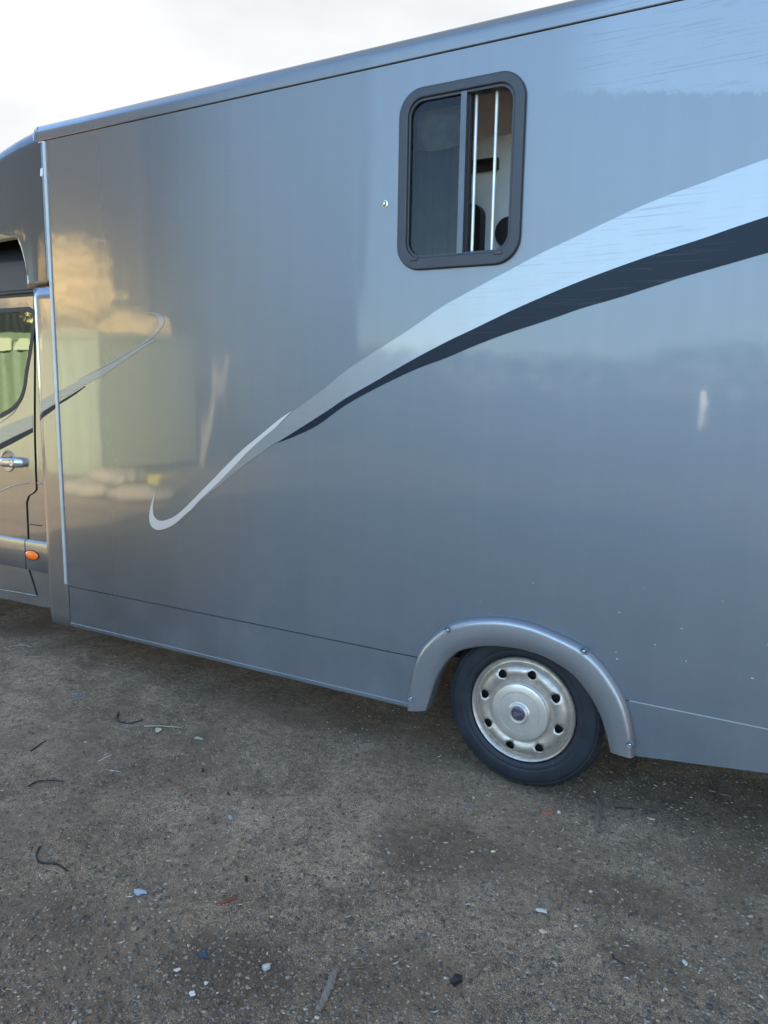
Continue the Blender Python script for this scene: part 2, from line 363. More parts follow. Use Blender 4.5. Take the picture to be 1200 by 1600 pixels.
def ground_mat():
    t = NT('packed_dirt'); p = t.pos()
    big = t.noise(p, 0.9, 2, .6); mid = t.noise(p, 3.2, 4, .65, .3); fine = t.noise(p, 34, 4, .75)
    c = t.ramp(mid, [(0.28, (0.108, 0.078, 0.052)), (0.5, (0.190, 0.148, 0.104)), (0.72, (0.245, 0.196, 0.142))])
    c2 = t.ramp(fine, [(0.30, 0.45), (0.5, 0.95), (0.72, 1.55)])
    c = t.mix(1.0, c, c2, 'MULTIPLY')
    # separate grains with colours of their own
    def grains(scale, amount, c, stops, dmax=0.5):
        vo = t.n('ShaderNodeTexVoronoi'); vo.inputs['Scale'].default_value = scale; t.l(p, vo.inputs['Vector'])
        sp = t.n('ShaderNodeSeparateColor'); t.l(vo.outputs['Color'], sp.inputs[0])
        col = t.ramp(sp.outputs[0], stops)
        m = t.math('MULTIPLY', t.math('LESS_THAN', vo.outputs['Distance'], dmax), t.math('GREATER_THAN', sp.outputs[1], 1-amount))
        return t.mix(t.math('MULTIPLY', m, .85), c, col), t.math('MULTIPLY', t.math('SUBTRACT', dmax, vo.outputs['Distance'], clamp=True), m)
    st = [(0.0, (0.035, 0.033, 0.032)), (0.3, (0.10, 0.085, 0.068)), (0.62, (0.20, 0.165, 0.125)), (0.86, (0.30, 0.25, 0.19)), (0.97, (0.50, 0.45, 0.36))]
    c, h1 = grains(250, .55, c, st, .42); c, h2 = grains(120, .12, c, st[:4], .34)
    spk = t.noise(p, 330, 3, .7)
    c = t.mix(1.0, c, t.ramp(spk, [(0.36, 0.25), (0.47, 0.90), (0.55, 1.15), (0.66, 2.4)]), 'MULTIPLY')
    # smooth mud films: brown, with fewer grains showing
    mudm = t.ramp(t.noise(p, 1.7, 5, .55, .4), [(0.47, 0.0), (0.60, 1.0)])
    # damp hollows and a paler worn strip, each where it lies in the yard
    gp = t.n('ShaderNodeSeparateXYZ'); t.l(p, gp.inputs[0]); wob = t.math('MULTIPLY', t.math('SUBTRACT', t.noise(p, 6, 4, .6), .5), .9)
    def blot(px_, py_, rx_, ry_):
        x_, y_ = G(px_, py_); dx_ = t.math('DIVIDE', t.math('SUBTRACT', gp.outputs['X'], x_), rx_); dy_ = t.math('DIVIDE', t.math('SUBTRACT', gp.outputs['Y'], y_), ry_)
        d_ = t.math('SQRT', t.math('ADD', t.math('MULTIPLY', dx_, dx_), t.math('MULTIPLY', dy_, dy_)))
        return t.math('MULTIPLY', t.math('SUBTRACT', 1.15, t.math('ADD', d_, wob), clamp=True), 1.9, clamp=True)
    damp = blot(355, 1505, .26, .15)
    for q_ in ((625, 1515, .17, .16), (985, 1400, .28, .13), (1180, 1370, .2, .12), (60, 1450, .3, .2), (1010, 1500, .16, .10), (690, 1320, .3, .2)): damp = t.math('MAXIMUM', damp, blot(*q_))
    mudm = t.math('MAXIMUM', mudm, t.math('MULTIPLY', damp, .85))
    mudc = t.ramp(fine, [(0.3, (0.075, 0.055, 0.037)), (0.7, (0.128, 0.096, 0.066))])
    c = t.mix(t.math('MULTIPLY', mudm, .72), c, mudc)
    oliv = t.ramp(t.noise(p, 2.6, 4, .6), [(0.60, 0.0), (0.78, 1.0)])
    c = t.mix(t.math('MULTIPLY', oliv, .3), c, (0.085, 0.078, 0.040))
    c = t.mix(1.0, c, t.ramp(big, [(0.3, 0.66), (0.5, 1.0), (0.7, 1.22)]), 'MULTIPLY')
    c = t.mix(t.math('MULTIPLY', damp, .55), c, t.mix(1.0, c, (.60, .57, .54), 'MULTIPLY'))
    worn = blot(520, 1260, .34, .5)
    c = t.mix(t.math('MULTIPLY', worn, .6), c, t.mix(1.0, c, (1.22, 1.2, 1.18), 'MULTIPLY'))
    c = t.mix(1.0, c, (1.42, 1.27, 1.12), 'MULTIPLY')
    ro = t.ramp(mudm, [(0.0, .88), (1.0, .62)])
    hh = t.math('ADD', t.math('MULTIPLY', h2, 1.4), t.math('ADD', h1, t.math('MULTIPLY', spk, .55)))
    keep = t.ramp(mudm, [(0.0, 1.0), (1.0, .35)])
    hh = t.math('MULTIPLY', hh, keep)
    n1 = t.bump(t.noise(p, 60, 3, .7), 0.55, .006); n2 = t.bump(hh, 1.0, .008, n1)
    t.set(Base_Color=c, Roughness=ro, Normal=n2, Specular_IOR_Level=0.35); return t.m
ground.data.materials.append(ground_mat())

# ------------------------------------------------------------------ horsebox
BX0, BX1 = -2.70, 2.75           # body skin
BW = 2.2                          # body width
ZJ = 2.867; ZS = 0.48; ZB = 0.263
box = empty('horsebox_lorry', (0, 1.1, 0)); tag(box, 'grey metallic horsebox lorry with silver and charcoal swoosh stripes and a barred side window', 'horsebox')
def P(o):                         # parent to the lorry keeping world place
    o.parent = box; o.matrix_parent_inverse = Matrix.Translation((0, -1.1, 0)); return o
# wheel arch outlines
outer_px = [(638.5,1107),(640.3,1081),(653,1026),(673.3,997),(699,976.8),(724.7,967),(757.7,963),(794.4,964),(834.7,973),(871.4,987.8),(911.7,1008),(941,1033.7),(966.7,1070.3),(981.4,1103.3),(990.5,1143.7),(992.4,1181)]
inner_px = [(665.3,1110.7),(671.5,1092.3),(682.5,1059.3),(699,1033.7),(717.3,1018.3),(746.7,1011.7),(776,1010.6),(816.4,1016),(856.7,1030),(893.4,1053.8),(919,1085),(935.5,1114.3),(946.5,1147.4),(952.8,1174.9)]
archO = resample(smoothline([W(*p, -.004) for p in outer_px]), 72)
archI = resample(smoothline([W(*p, -.034) for p in inner_px]), 72)
cut = [tuple(0.55*a+0.45*b) for a, b in zip(archO, archI)]      # hole in the skin, hidden under the moulding
win_hole = rrect(-0.565, -0.098, 2.108, 2.728, 0.075)
arch_hi = [p for p in cut if p[1] > ZS]
panel = [(BX0+.005, ZS+.003), (arch_hi[0][0], ZS+.003)]+arch_hi+[(arch_hi[-1][0], ZS+.003), (BX1, ZS+.003), (BX1, ZJ-.002), (BX0+.005, ZJ-.002)]
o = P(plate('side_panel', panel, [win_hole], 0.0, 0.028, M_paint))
aL = [p for p in cut if p[1] <= ZS and p[0] < 0]; aR = [p for p in cut if p[1] <= ZS and p[0] > 0]
skF = [(BX0+.012, ZB), (aL[0][0], ZB)]+aL+[(aL[-1][0], ZS-.002), (BX0+.012, ZS-.002)]
P(plate('front_skirt_panel', skF, [], 0.0, 0.02, M_paint))
rz = lambda x: 0.266+max(0, x-.454)*0.188
skR = [(aR[-1][0], ZS-.002-.0), *[(p[0], p[1]) for p in aR], (aR[-1][0], rz(.454)), (BX1, rz(BX1)), (BX1, ZS-.002+.02)]
skR = [(p[0], p[1]) for p in aR]+[(aR[-1][0], rz(.454)), (BX1, rz(1.9)), (BX1, ZS-.001), (aR[0][0], ZS-.001)]
P(plate('rear_skirt_panel', skR, [], 0.0015, 0.02, M_paint))
mb = MB(); mb.box(.425, BX1, -.0015, .004, ZS-.0012, ZS+.0028); P(mb.build('rear_seam_strip', M_alu))
# dark seal behind the front seams, thin metal lip along the bottom
mb = MB(); mb.box(BX0, -.47, .006, .018, ZS-.006, ZS+.008); mb.box(BX0, BX1, .006, .02, ZJ-.008, ZJ+.008); P(mb.build('seam_seal', M_gap))
mb = MB(); mb.add([(BX0+.012, -.003, ZB+.001), (-.50, -.003, ZB+.001), (-.50, -.003, ZB-.014), (BX0+.012, -.003, ZB-.014), (BX0+.012, .006, ZB-.022), (-.50, .006, ZB-.022), (BX0+.012, .03, ZB-.022), (-.50, .03, ZB-.022), (BX0+.012, .021, ZB+.001), (-.50, .021, ZB+.001)],
       [(0, 1, 2, 3), (3, 2, 5, 4), (4, 5, 7, 6), (6, 7, 9, 8), (8, 9, 1, 0), (0, 3, 4, 6, 8), (1, 9, 7, 5, 2)])
P(mb.build('bottom_lip', M_paint))
mb = MB(); mb.box(BX0+.012, -.50, -.0036, -.0005, ZB+.0012, ZB+.0032); P(mb.build('lip_trim', M_alu))
# cantrail moulding and roof
prof = [(.018, ZJ+.002), (-.002, ZJ+.002), (-.004, ZJ+.005), (-.005, 2.902), (-.004, 2.917), (-.001, 2.925), (.005, 2.931), (.012, 2.944), (.026, 2.956), (.05, 2.964), (.10, 2.970), (.5, 2.985), (1.1, 2.995), (1.7, 2.985), (2.1, 2.97), (2.17, 2.95), (2.2, 2.90), (2.2, 2.80)]
def sweepx(name, prof, x0, x1, mat, n=2, closed=False):
    V = []; F = []
    xs = np.linspace(x0, x1, n)
    for x in xs:
        for y, z in prof: V.append((x, y, z))
    m = len(prof)
    for i in range(n-1):
        for j in range(m if closed else m-1): F.append((i*m+j, (i+1)*m+j, (i+1)*m+(j+1) % m, i*m+(j+1) % m))
    if closed: F.append(tuple(range(m))); F.append(tuple((n-1)*m+j for j in range(m)))
    return obj(name, V, F, mat, None, True, 28)
P(sweepx('cantrail', prof[:11], -2.775, BX1, M_paint))
P(sweepx('roof', prof[10:], -2.775, BX1, M_paint))
# rest of the body
mb = MB(); mb.box(BX0+.012, BX1, BW-.03, BW, .27, 1.55); mb.box(BX0+.012, BX1, BW-.03, BW, 2.45, 2.85)
mb.box(BX0+.012, -1.6, BW-.03, BW, 1.55, 2.45); mb.box(1.2, BX1, BW-.03, BW, 1.55, 2.45); mb.box(-.25, .05, BW-.03, BW, 1.55, 2.45); P(mb.build('far_side_panel', M_paint))
mb = MB(); mb.box(BX1-.03, BX1-.001, .03, BW-.03, .48, 2.9); P(mb.build('tail_ramp', M_paint))
mb = MB(); mb.box(BX0+.02, BX0+.05, .03, BW-.03, .48, 2.9); P(mb.build('bulkhead', M_inner))
mb = MB(); mb.box(BX0+.05, BX1-.03, .03, BW-.03, .74, .78); P(mb.build('floor_deck', M_black))
mb = MB(); mb.box(-4.6, BX1-.1, .55, .63, .45, .60); mb.box(-4.6, BX1-.1, 1.55, 1.63, .45, .60); mb.box(-.06, .06, .25, 1.95, .28, .40)
mb.box(-1.9, -.9, .15, .5, .36, .62); mb.box(-2.6, -2.1, .2, .6, .38, .66); P(mb.build('chassis', M_black))
# wheel well
mb = MB(); mb.box(-.56, .52, .035, .40, .745, .765); mb.box(-.57, -.545, .035, .42, .50, .77); mb.box(.50, .525, .035, .42, .42, .77); mb.box(-.56, .52, .40, .42, .36, .77); P(mb.build('wheel_well', M_black))
# silver corner trim
mb = MB(); mb.add([(-2.722, .004, ZS+.01), (-2.722, .004, ZJ-.004), (-2.7195, -.006, ZS+.01), (-2.7195, -.006, ZJ-.004), (-2.699, -.006, ZS+.01), (-2.699, -.006, ZJ-.004), (-2.697, .004, ZS+.01), (-2.697, .004, ZJ-.004)],
     [(0, 1, 3, 2), (2, 3, 5, 4), (4, 5, 7, 6), (0, 2, 4, 6), (1, 7, 5, 3), (0, 6, 7, 1)])
P(mb.build('corner_trim_strip', M_alu))
mb = MB(); mb.box(-2.755, -2.716, -.003, .004, ZJ-.006, ZJ-.001); P(mb.build('trim_cap', M_alu))
mb = MB(); mb.box(-2.700, -2.687, .004, .012, ZB, ZS+.01); P(mb.build('corner_seal', M_gap))

# ---- fairing between body and cab
def fy(x, z=0):                    # plan of the lower fairing: wraps inwards to the cab side
    d = max(0.0, -2.83-x); return 0.0006+ (0 if d == 0 else 0.145*(1-math.sqrt(max(0, 1-(min(d, .11999)/.12)**2))))
def colsheet(name, xs, yf, zb, zt, mat, rows=14):
    V = []; F = []
    for x in xs:
        a, b = zb(x), zt(x)
        for k in range(rows+1): z = a+(b-a)*k/rows; V.append((x, yf(x, z), z))
    m = rows+1
    for i in range(len(xs)-1):
        for k in range(rows): F.append((i*m+k, (i+1)*m+k, (i+1)*m+k+1, i*m+k+1))
    o = obj(name, V, F, mat, None, True, 40)
    md = o.modifiers.new('thick', 'SOLIDIFY'); md.thickness = 0.006; md.offset = 1
    # make sure thickness goes inwards
    if o.data.polygons[0].normal.y < 0: md.offset = -1
    return o
xs = [-2.699, -2.722, -2.76, -2.80, -2.83]+[-2.83-.12*math.sin(a) for a in np.linspace(.12, PI/2, 12)]
lowz = lambda x: .236+max(0, -2.86-x)*.12
def fyl(x, z):
    lip = 0.012*math.exp(-((z-.26)/.03)**2)
    w = 1.0 if z > .66 else 1.0
    return fy(x)+lip*.6
P(colsheet('lower_fairing', xs, fyl, lowz, lambda x: 2.128, M_cab, 30))
# upper fairing over the cab, with the curved cut-out above the cab roof
def utop(x): d = max(0, -2.765-x); return 2.960-0.16*d**1.1-.14*d*d if d > 0 else 2.960
def ubot(x):
    if x > -2.925: return 2.135
    d = (-2.925-x); return 2.135+min(1, d/.05)**.45*.262 - max(0, d-.05)*.02
def uy(x, z):
    d = max(0.0, -2.85-x); y = .0006+.03*d*d
    top = utop(x); e = max(0, z-(top-.10)); y += 0.055*(e/.10)**2.6
    if z < 2.44 and x < -2.84 : y += .06*max(0, -2.84-x)*min(1, (2.44-z)/.2)*2.2
    return y
xs = [-2.722, -2.75, -2.78, -2.81, -2.84, -2.87, -2.90, -2.925, -2.93, -2.937, -2.947, -2.96, -2.98, -3.0, -3.05, -3.1, -3.2, -3.35, -3.5, -3.7, -3.9, -4.1]
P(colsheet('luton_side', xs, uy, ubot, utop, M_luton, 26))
V = []; F = []
for x in np.linspace(-2.76, -4.1, 16):
    y0 = uy(x, utop(x)-.001)
    for t_, dz in ((0, 0), (.04, .012), (.12, .02), (.5, .035), (.88, .02), (.96, .012), (1, 0)): V.append((x, y0+(BW-2*y0)*t_, utop(x)-.001+dz))
for i in range(15):
    for k in range(6): F.append((i*7+k, i*7+k+1, i*7+k+8, i*7+k+7))
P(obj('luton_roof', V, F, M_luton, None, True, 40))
mb = MB(); mb.box(-4.15, -4.08, .25, 1.95, 2.40, 2.66); P(mb.build('luton_nose', M_cab))
mb = MB(); mb.tube([(-2.7775, -.0135, 2.873), (-2.7775, -.0135, 2.902), (-2.7775, -.0045, 2.9265), (-2.7775, .012, 2.946), (-2.7775, .05, 2.966)], .0022, 6); P(mb.build('cantrail_joint', M_alu))
# chipped paint fleck near the corner trim
cp = [W(*p) for p in ((63.5,264),(67.2,262),(67.5,272),(66,276),(63.2,275))]
o = P(plate('paint_chip', cp, [], -.0022, .0005, simple('bare_grp', (.5, .5, .52), .6))); o['label'] = 'pale chip in the paint beside the silver corner trim'

# ---- cab
YC = 0.10
def C(x, y): return W(x, y, YC)
zg = lambda x, z: 0.0
gx0 = C(55.5, 700)[0]              # rear edge of the door gap
XD0 = -4.15                        # front edge of the door, out of frame
door_edge = [C(52.6, 463), C(53.4, 560), C(53.2, 620), C(53.4, 680), C(55.2, 742), C(56.0, 757), C(56.2, 765), C(52, 770), C(44.5, 774.5), C(41.0, 785), C(42.6, 820), C(43.4, 841), C(40.6, 852.5), C(44.2, 888), C(57.2, 930)]
door_edge[0:5] = smoothline(door_edge[0:5], 3)[:-1]+[door_edge[4]]
zdt = door_edge[0][1]; zdb = door_edge[-1][1]
wx = [C(x, y) for x, y in ((0,487),(46,485),(50.5,489),(52.8,495),(53.2,503),(50,523.7),(46,552),(41,580),(37.5,605),(31,623.7),(18.7,637.5),(0,648.7))]
wr = smoothline(wx[1:], 4)
win = [(XD0+.25, wx[0][1]+.0)]+[tuple(w) for w in wr]+[(XD0+.10, wx[-1][1]-.04), (XD0+.06, wx[-1][1]+.05)]
winI = win
def grow(loop, d):
    c = np.mean(np.array(loop), 0); out = []
    n = len(loop)
    area = sum(loop[i][0]*loop[(i+1) % n][1]-loop[(i+1) % n][0]*loop[i][1] for i in range(n)); sg = 1 if area > 0 else -1
    for i in range(n):
        a = np.array(loop[i-1]); b = np.array(loop[i]); c_ = np.array(loop[(i+1) % n])
        t = (c_-a); t = t/np.linalg.norm(t); out.append(tuple(b+sg*d*np.array([t[1], -t[0]])))
    return out
winO = grow(win, .020); winF = grow(win, .021)
door = door_edge+[(XD0, zdb-.02), (XD0-.04, 1.2), (XD0+.10, 1.6), (XD0+.30, zdt)]
dr = P(plate('cab_door', door, [winO], YC-.002, YC+.03, M_cab))
fr = plate('window_seal', grow(win, .0205), [grow(win, -.006)], YC-.004, YC+.02, M_gap, dr)
gl = plate('window_glass', grow(win, -.005), [], YC+.006, YC+.010, M_cabglass, dr)
# lower outer sweep of the door frame (pale shoulder under the glass)
sh = [C(x, y) for x, y in ((36,618),(31,630),(21,646),(0,661))]
mb = MB(); mb.tube([(p[0], YC-.001, p[1]) for p in smoothline(sh, 5)], .003, 6); sub(mb.build('frame_crease', M_cab), dr)
# pillar / rear quarter of the cab between the door and the fairing
g = .017
edge2 = [(p[0]+g, p[1]) for p in door_edge]
pil = [(-2.88, zdt+.02)]+[(edge2[0][0], zdt+.02)]+edge2+[(XD0, zdb-.032), (XD0, .262), (-3.08, .275), (-2.88, .290)]
pq = P(plate('cab_quarter_panel', pil, [], YC, YC+.03, M_cab))
# horizontal gaps
mb = MB()
def strip(pts, r, mat, name, parent, y=YC-.001):
    m = MB(); m.tube([(p[0], y, p[1]) for p in pts], r, 6); o = m.build(name, mat, None, True); 
    return P(o) if parent is box else sub(o, parent)
strip([C(43.5,818.5), C(66,821.5)], .0028, M_gap, 'panel_gap', pq)
# rub band with a crisp highlight edge: on the door and on the quarter
def band(x0f, name, parent, xa_t, xa_b, xr):
    zt0, zt1 = C(0, 836)[1], C(64, 846.5)[1]; zb0 = C(0, 882)[1]
    top, bot = (zt0+zt1)/2, C(30, 887)[1]
    pr = [(YC+.002, top+.004), (YC-.010, top-.010), (YC-.013, top-.022), (YC-.013, bot+.012), (YC-.010, bot+.004), (YC+.002, bot-.002)]
    V = []; F = []
    for x in (x0f, xr):
        for y, z in pr: V.append((x, y, z))
    m = len(pr)
    for j in range(m-1): F.append((j, m+j, m+j+1, j+1))
    F.append(tuple(range(m))); F.append(tuple(m+j for j in range(m)))
    o = obj(name, V, F, M_cab, parent, True, 25); bevel(o, .002, 2); return o
band(XD0, 'rub_band', dr, 0, 0, C(41.5, 860)[0])
bq = band(C(41.5, 860)[0]+.008, 'rub_band', pq, 0, 0, -2.93)
# lower sill crease
strip([(XD0, C(0, 920)[1]), C(0, 921), C(30, 926), C(57, 931)], .005, M_cab, 'sill_crease', pq, YC+.001)
# curved swage line of the door
cr = [C(x, y) for x, y in ((-60,806),(-30,784),(0,768),(14,761.5),(28,757),(47,754.5))]
strip([(p[0], p[1]) for p in smoothline(cr, 4)], .0045, M_cab, 'swage_line', dr, YC+.0005)
strip([C(58.5,754.8), C(64,755.2), C(70,756)], .005, M_cab, 'swage_line', pq, YC+.0005)
# handle
hx, hz = C(13, 720)
cup = lathe('handle_cup', [(0.0, YC-.0035), (.03, YC-.0035), (.056, YC-.0045), (.062, YC-.007), (.066, YC-.006), (.068, YC-.0015)], hx, hz, M_cab, dr, 32, 60)
a = C(40.5, 724); b = C(-30, 722)
V = []; F = []; sec = 10
pts = [(a[0]+.001, YC-.006, .6), (a[0]-.012, YC-.022, .95), (a[0]-.05, YC-.034, 1.0), (a[0]-.10, YC-.040, .95), (a[0]-.16, YC-.040, .9), (a[0]-.21, YC-.030, .85), (a[0]-.235, YC-.006, .7)]
for (x, y, s) in pts:
    zc = a[1]+(b[1]-a[1])*(a[0]-x)/(a[0]-b[0])*0.2+.002
    for k in range(sec): t = 2*PI*k/sec; V.append((x, y+.013*math.cos(t), zc+.030*s*math.sin(t)))
for i in range(len(pts)-1):
    for k in range(sec): F.append((i*sec+k, i*sec+(k+1) % sec, (i+1)*sec+(k+1) % sec, (i+1)*sec+k))
F.append(tuple(range(sec))); F.append(tuple((len(pts)-1)*sec+k for k in range(sec)))
ho = obj('door_handle', V, F, simple('satin_handle_paint', (.42, .42, .42), .25, .8), dr, True, 60)
kx, kz = C(30.5, 723.5)
lathe('key_barrel', [(0, YC-.046), (.010, YC-.050), (.018, YC-.048), (.020, YC-.030)], kx-.012, kz, M_screw, dr, 20, 40)
# amber lamp
lx, lz = C(53.2, 866.8)
V = []; F = []
rows, seg = 6, 24
for i in range(rows+1):
    ph = PI/2*i/rows
    for k in range(seg): t = 2*PI*k/seg; V.append((lx+.062*math.sin(ph)*math.cos(t), YC-.013-.014*math.cos(ph), lz+.028*math.sin(ph)*math.sin(t)))
for i in range(rows):
    for k in range(seg): F.append((i*seg+k, i*seg+(k+1) % seg, (i+1)*seg+(k+1) % seg, (i+1)*seg+k))
lamp = P(obj('side_marker_lamp', V, F, M_amber, None, True, 80)); lamp['label'] = 'small oval orange side marker lamp low on the cab'
plate('lamp_bezel', circ(lx, lz, .066, 28, .0315), [circ(lx, lz, .060, 28, .0265)], YC-.0165, YC-.010, M_gap, lamp)
# black backing that makes the gaps dark, with the window opening; cab shell behind it
shell_out = [(-2.80, .30), (-3.3, .29), (-4.35, .30), (-4.42, .62), (-4.75, .78), (-5.1, .62), (-5.18, .30), (-5.45, .32), (-5.52, .8), (-5.45, 1.05), (-4.95, 1.22), (-4.35, 2.0), (-4.1, 2.15), (-2.80, 2.15)]
P(plate('cab_shell', shell_out, [grow(win, .016)], YC+.032, BW-YC-.032, simple('cab_interior_grey', (.05, .05, .052), .7), None))
fend = [(XD0-.01, .30), (-4.35, .30), (-4.42, .62), (-4.75, .78), (-5.1, .62), (-5.18, .30), (-5.45, .32), (-5.52, .8), (-5.45, 1.05), (-4.95, 1.22), (-4.40, 1.35), (XD0-.045, 1.2)]
P(plate('front_wing', fend, [], YC, YC+.03, M_cab))
# cab roof flank (curves inwards) with the gutter line above the door
prc = [(YC+.001, zdt+.020), (YC-.004, zdt+.026), (YC-.003, zdt+.034), (YC+.004, zdt+.042), (YC+.006, zdt+.07), (YC+.012, zdt+.12), (YC+.022, zdt+.18), (YC+.035, zdt+.24), (YC+.055, zdt+.30), (YC+.10, zdt+.37), (YC+.2, zdt+.42), (1.1, zdt+.46), (BW-YC-.2, zdt+.40), (BW-YC, zdt)]
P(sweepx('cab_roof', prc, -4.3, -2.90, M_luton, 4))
mb = MB(); mb.box(-4.2, -3.0, YC+.01, YC+.02, zdt-.004, zdt+.022); P(mb.build('door_top_seal', M_gap))
# stripes on the cab: silver band and charcoal line
def decal(name, px, mat, parent, yf, y=-.0018, Y=0.0, sm=False, grid=None):
    pts = [W(x, yy, Y) for x, yy in px]
    return P(plate(name, pts, [], y, y+.0012, mat, None, yf=yf, grid=grid)) if parent is box else plate(name, pts, [], y, y+.0012, mat, parent, yf=yf, grid=grid)
cabf = lambda x, z: YC-.002
decal('silver_stripe', [(-40,677),(0,668.5),(20,660),(51.6,648.5),(51.9,668),(20,683),(0,693),(-40,712)], M_light, dr, cabf, -.0014, YC)
decal('charcoal_stripe', [(-40,712.5),(0,693.5),(20,683.5),(51.9,668.5),(52,675.5),(20,693),(0,703),(-40,724)], M_dark, dr, cabf, -.0014, YC)

# ---- side window
wnd = P(plate('side_window', rrect(-.590, -.074, 2.081, 2.757, .098, 10), [rrect(-.549, -.116, 2.128, 2.718, .062, 10)], -.016, .03, M_frame)); bevel(wnd, .006, 3)
fr2 = plate('inner_seal', rrect(-.552, -.113, 2.125, 2.721, .065, 10), [rrect(-.541, -.124, 2.137, 2.709, .056, 10)], -.006, .045, M_frame, wnd)
gl = plate('sliding_pane', rrect(-.545, -.312, 2.132, 2.714, .012, 3), [], .004, .008, M_glass, wnd)
dv = MB(); dv.box(-.330, -.305, -.010, .018, 2.130, 2.716); dvo = dv.build('pane_rail', simple('rail_powder_coat', (.05, .062, .08), .35, .2, (300, .2, .001), .2), wnd); bevel(dvo, .002, 2)
dv = MB(); dv.box(-.3045, -.297, .010, .040, 2.131, 2.715); dv.build('rail_seal', M_gap, wnd)
for x0, x1 in ((-.527, -.494), (-.175, -.140)):
    m = MB(); m.box(x0, x1, -.020, -.004, 2.116, 2.130); bevel(m.build('latch_tab', M_frame, wnd), .002, 2)
m = MB(); m.box(-.1255, -.1235, .0, .03, 2.20, 2.66); m.build('runner_edge', M_alu, wnd)
for (xt, yt, xb, yb, n) in ((747, 142, 735.5, 402, 1), (779, 134, 766.5, 398, 2)):
    t0 = W(xt, yt, .036); b0 = W(xb, yb, .036)
    m = MB(); xx = (t0[0]+b0[0])/2
    m.tube([(xx, .036, b0[1]-.02), (xx, .036, t0[1]+.0), (xx, .036, t0[1]+.012)], [.0066, .0066, .004], 12); m.build('guard_bar', M_galv, wnd, True, 50)
# interior behind the window
def I(x, y, Y): return W(x, y, Y)
YI = .44
mb = MB(); mb.box(-2.6, 2.7, BW-.045, BW-.031, .8, 1.5); mb.box(-2.6, 2.7, .032, .04, .8, 2.06); mb.box(-2.6, -.60, .032, .04, 2.06, 2.84); mb.box(-.06, 2.7, .032, .04, 2.06, 2.84); P(mb.build('inner_lining', M_inner))
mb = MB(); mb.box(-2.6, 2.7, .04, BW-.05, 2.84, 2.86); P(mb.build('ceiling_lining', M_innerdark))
zc = I(780, 212, YI)[1]
mb = MB(); mb.box(-1.3, .75, YI, YI+.03, 1.0, min(2.80, zc)); part = P(mb.build('stall_partition', M_inner))
a = I(746, 262, YI); b = I(783, 262, YI)
m = MB(); m.tube([(a[0]-.5, YI-.02, a[1]), (b[0]-.01, YI-.02, a[1])], [.027, .027], 12); m.build('partition_rail', M_blackrub, part, True, 50)
x0, z1 = I(742, 322, YI); x1, z0 = I(757, 402, YI)
plate('breast_pad', rrect(x0-.14, x1, z0-.5, z1, .05), [], YI-.06, YI-.002, M_blackrub, part)
cx_, cz_ = I(797, 364, YI)
plate('tie_boss', circ(cx_, cz_, .058, 28, .062), [], YI-.03, YI-.002, M_blackrub, part)
# grey folds and brown sag added behind the closed pane to imitate its reflection
V = []; F = []
n = 60
for i in range(n+1):
    x = -.575+(.235)*i/n; y = .10+.014*math.sin(i*.62)+.006*math.sin(i*1.7+1)
    V += [(x, y, 2.0), (x, y+.004, 2.80)]
for i in range(n): F.append((2*i, 2*i+2, 2*i+3, 2*i+1))
P(obj('pane_reflection_folds', V, F, simple('grey_reflection', (.22, .23, .22), .9, 0, (60, .3, .004), .2), None, True))
V = []; F = []
for i in range(25):
    x = -.57+.235*i/24
    for k in range(9):
        t = k/8; z = 2.70-.135*t-.02*math.sin(PI*i/24)*(t); y = .075-.018*math.sin(PI*t); V.append((x, y, z))
for i in range(24):
    for k in range(8): F.append((i*9+k, i*9+k+1, i*9+k+10, i*9+k+9))
P(obj('pane_reflection_sag', V, F, simple('brown_reflection', (.75, .60, .44), .9, 0, (90, 1.0, .012), .5), None, True))

# bolt on the skin
bx, bz = W(601.5, 318.5)
o = P(lathe('panel_bolt', [(0, -.011), (.006, -.010), (.009, -.006), (.0095, -.003), (.014, -.002), (.0145, .001)], bx, bz, M_screw, None, 24, 40)); o['label'] = 'small domed bolt to the left of the side window'

# ---- wheel arch moulding
secY = [(0.0, .001), (0.0, -.008), (.012, -.015), (.03, -.020), (.06, -.0245), (.085, -.030), (.12, -.0345), (.17, -.037), (.24, -.038), (.6, -.038), (.93, -.036), (.98, -.033), (1.0, -.026), (1.0, .03)]
V = []; F = []; m = len(secY)
for a, b in zip(archO, archI):
    for s, y in secY: p = a+(b-a)*s; V.append((p[0], y, p[1]))
for i in range(len(archO)-1):
    for j in range(m-1): F.append((i*m+j, i*m+j+1, (i+1)*m+j+1, (i+1)*m+j))
F.append(tuple(range(m))); F.append(tuple((len(archO)-1)*m+j for j in range(m)))
arch = P(obj('wheel_arch_moulding', V, F, M_arch, None, True, 60))
for px in ((699.9, 984), (912.6, 1016.8), (984.0, 1163), (642.5, 1090.5)):
    sx, sz = W(*px, -.035)
    lathe('arch_screw', [(0, -.0405), (.0045, -.0405), (.0062, -.0375), (.0085, -.0385), (.0125, -.0415), (.0145, -.040), (.0155, -.035)], sx, sz, M_paint, arch, 24, 50)
    lathe('screw_head', [(0, -.0435), (.004, -.0432), (.0058, -.041), (.006, -.038)], sx+.001, sz, M_screw, arch, 16, 50)

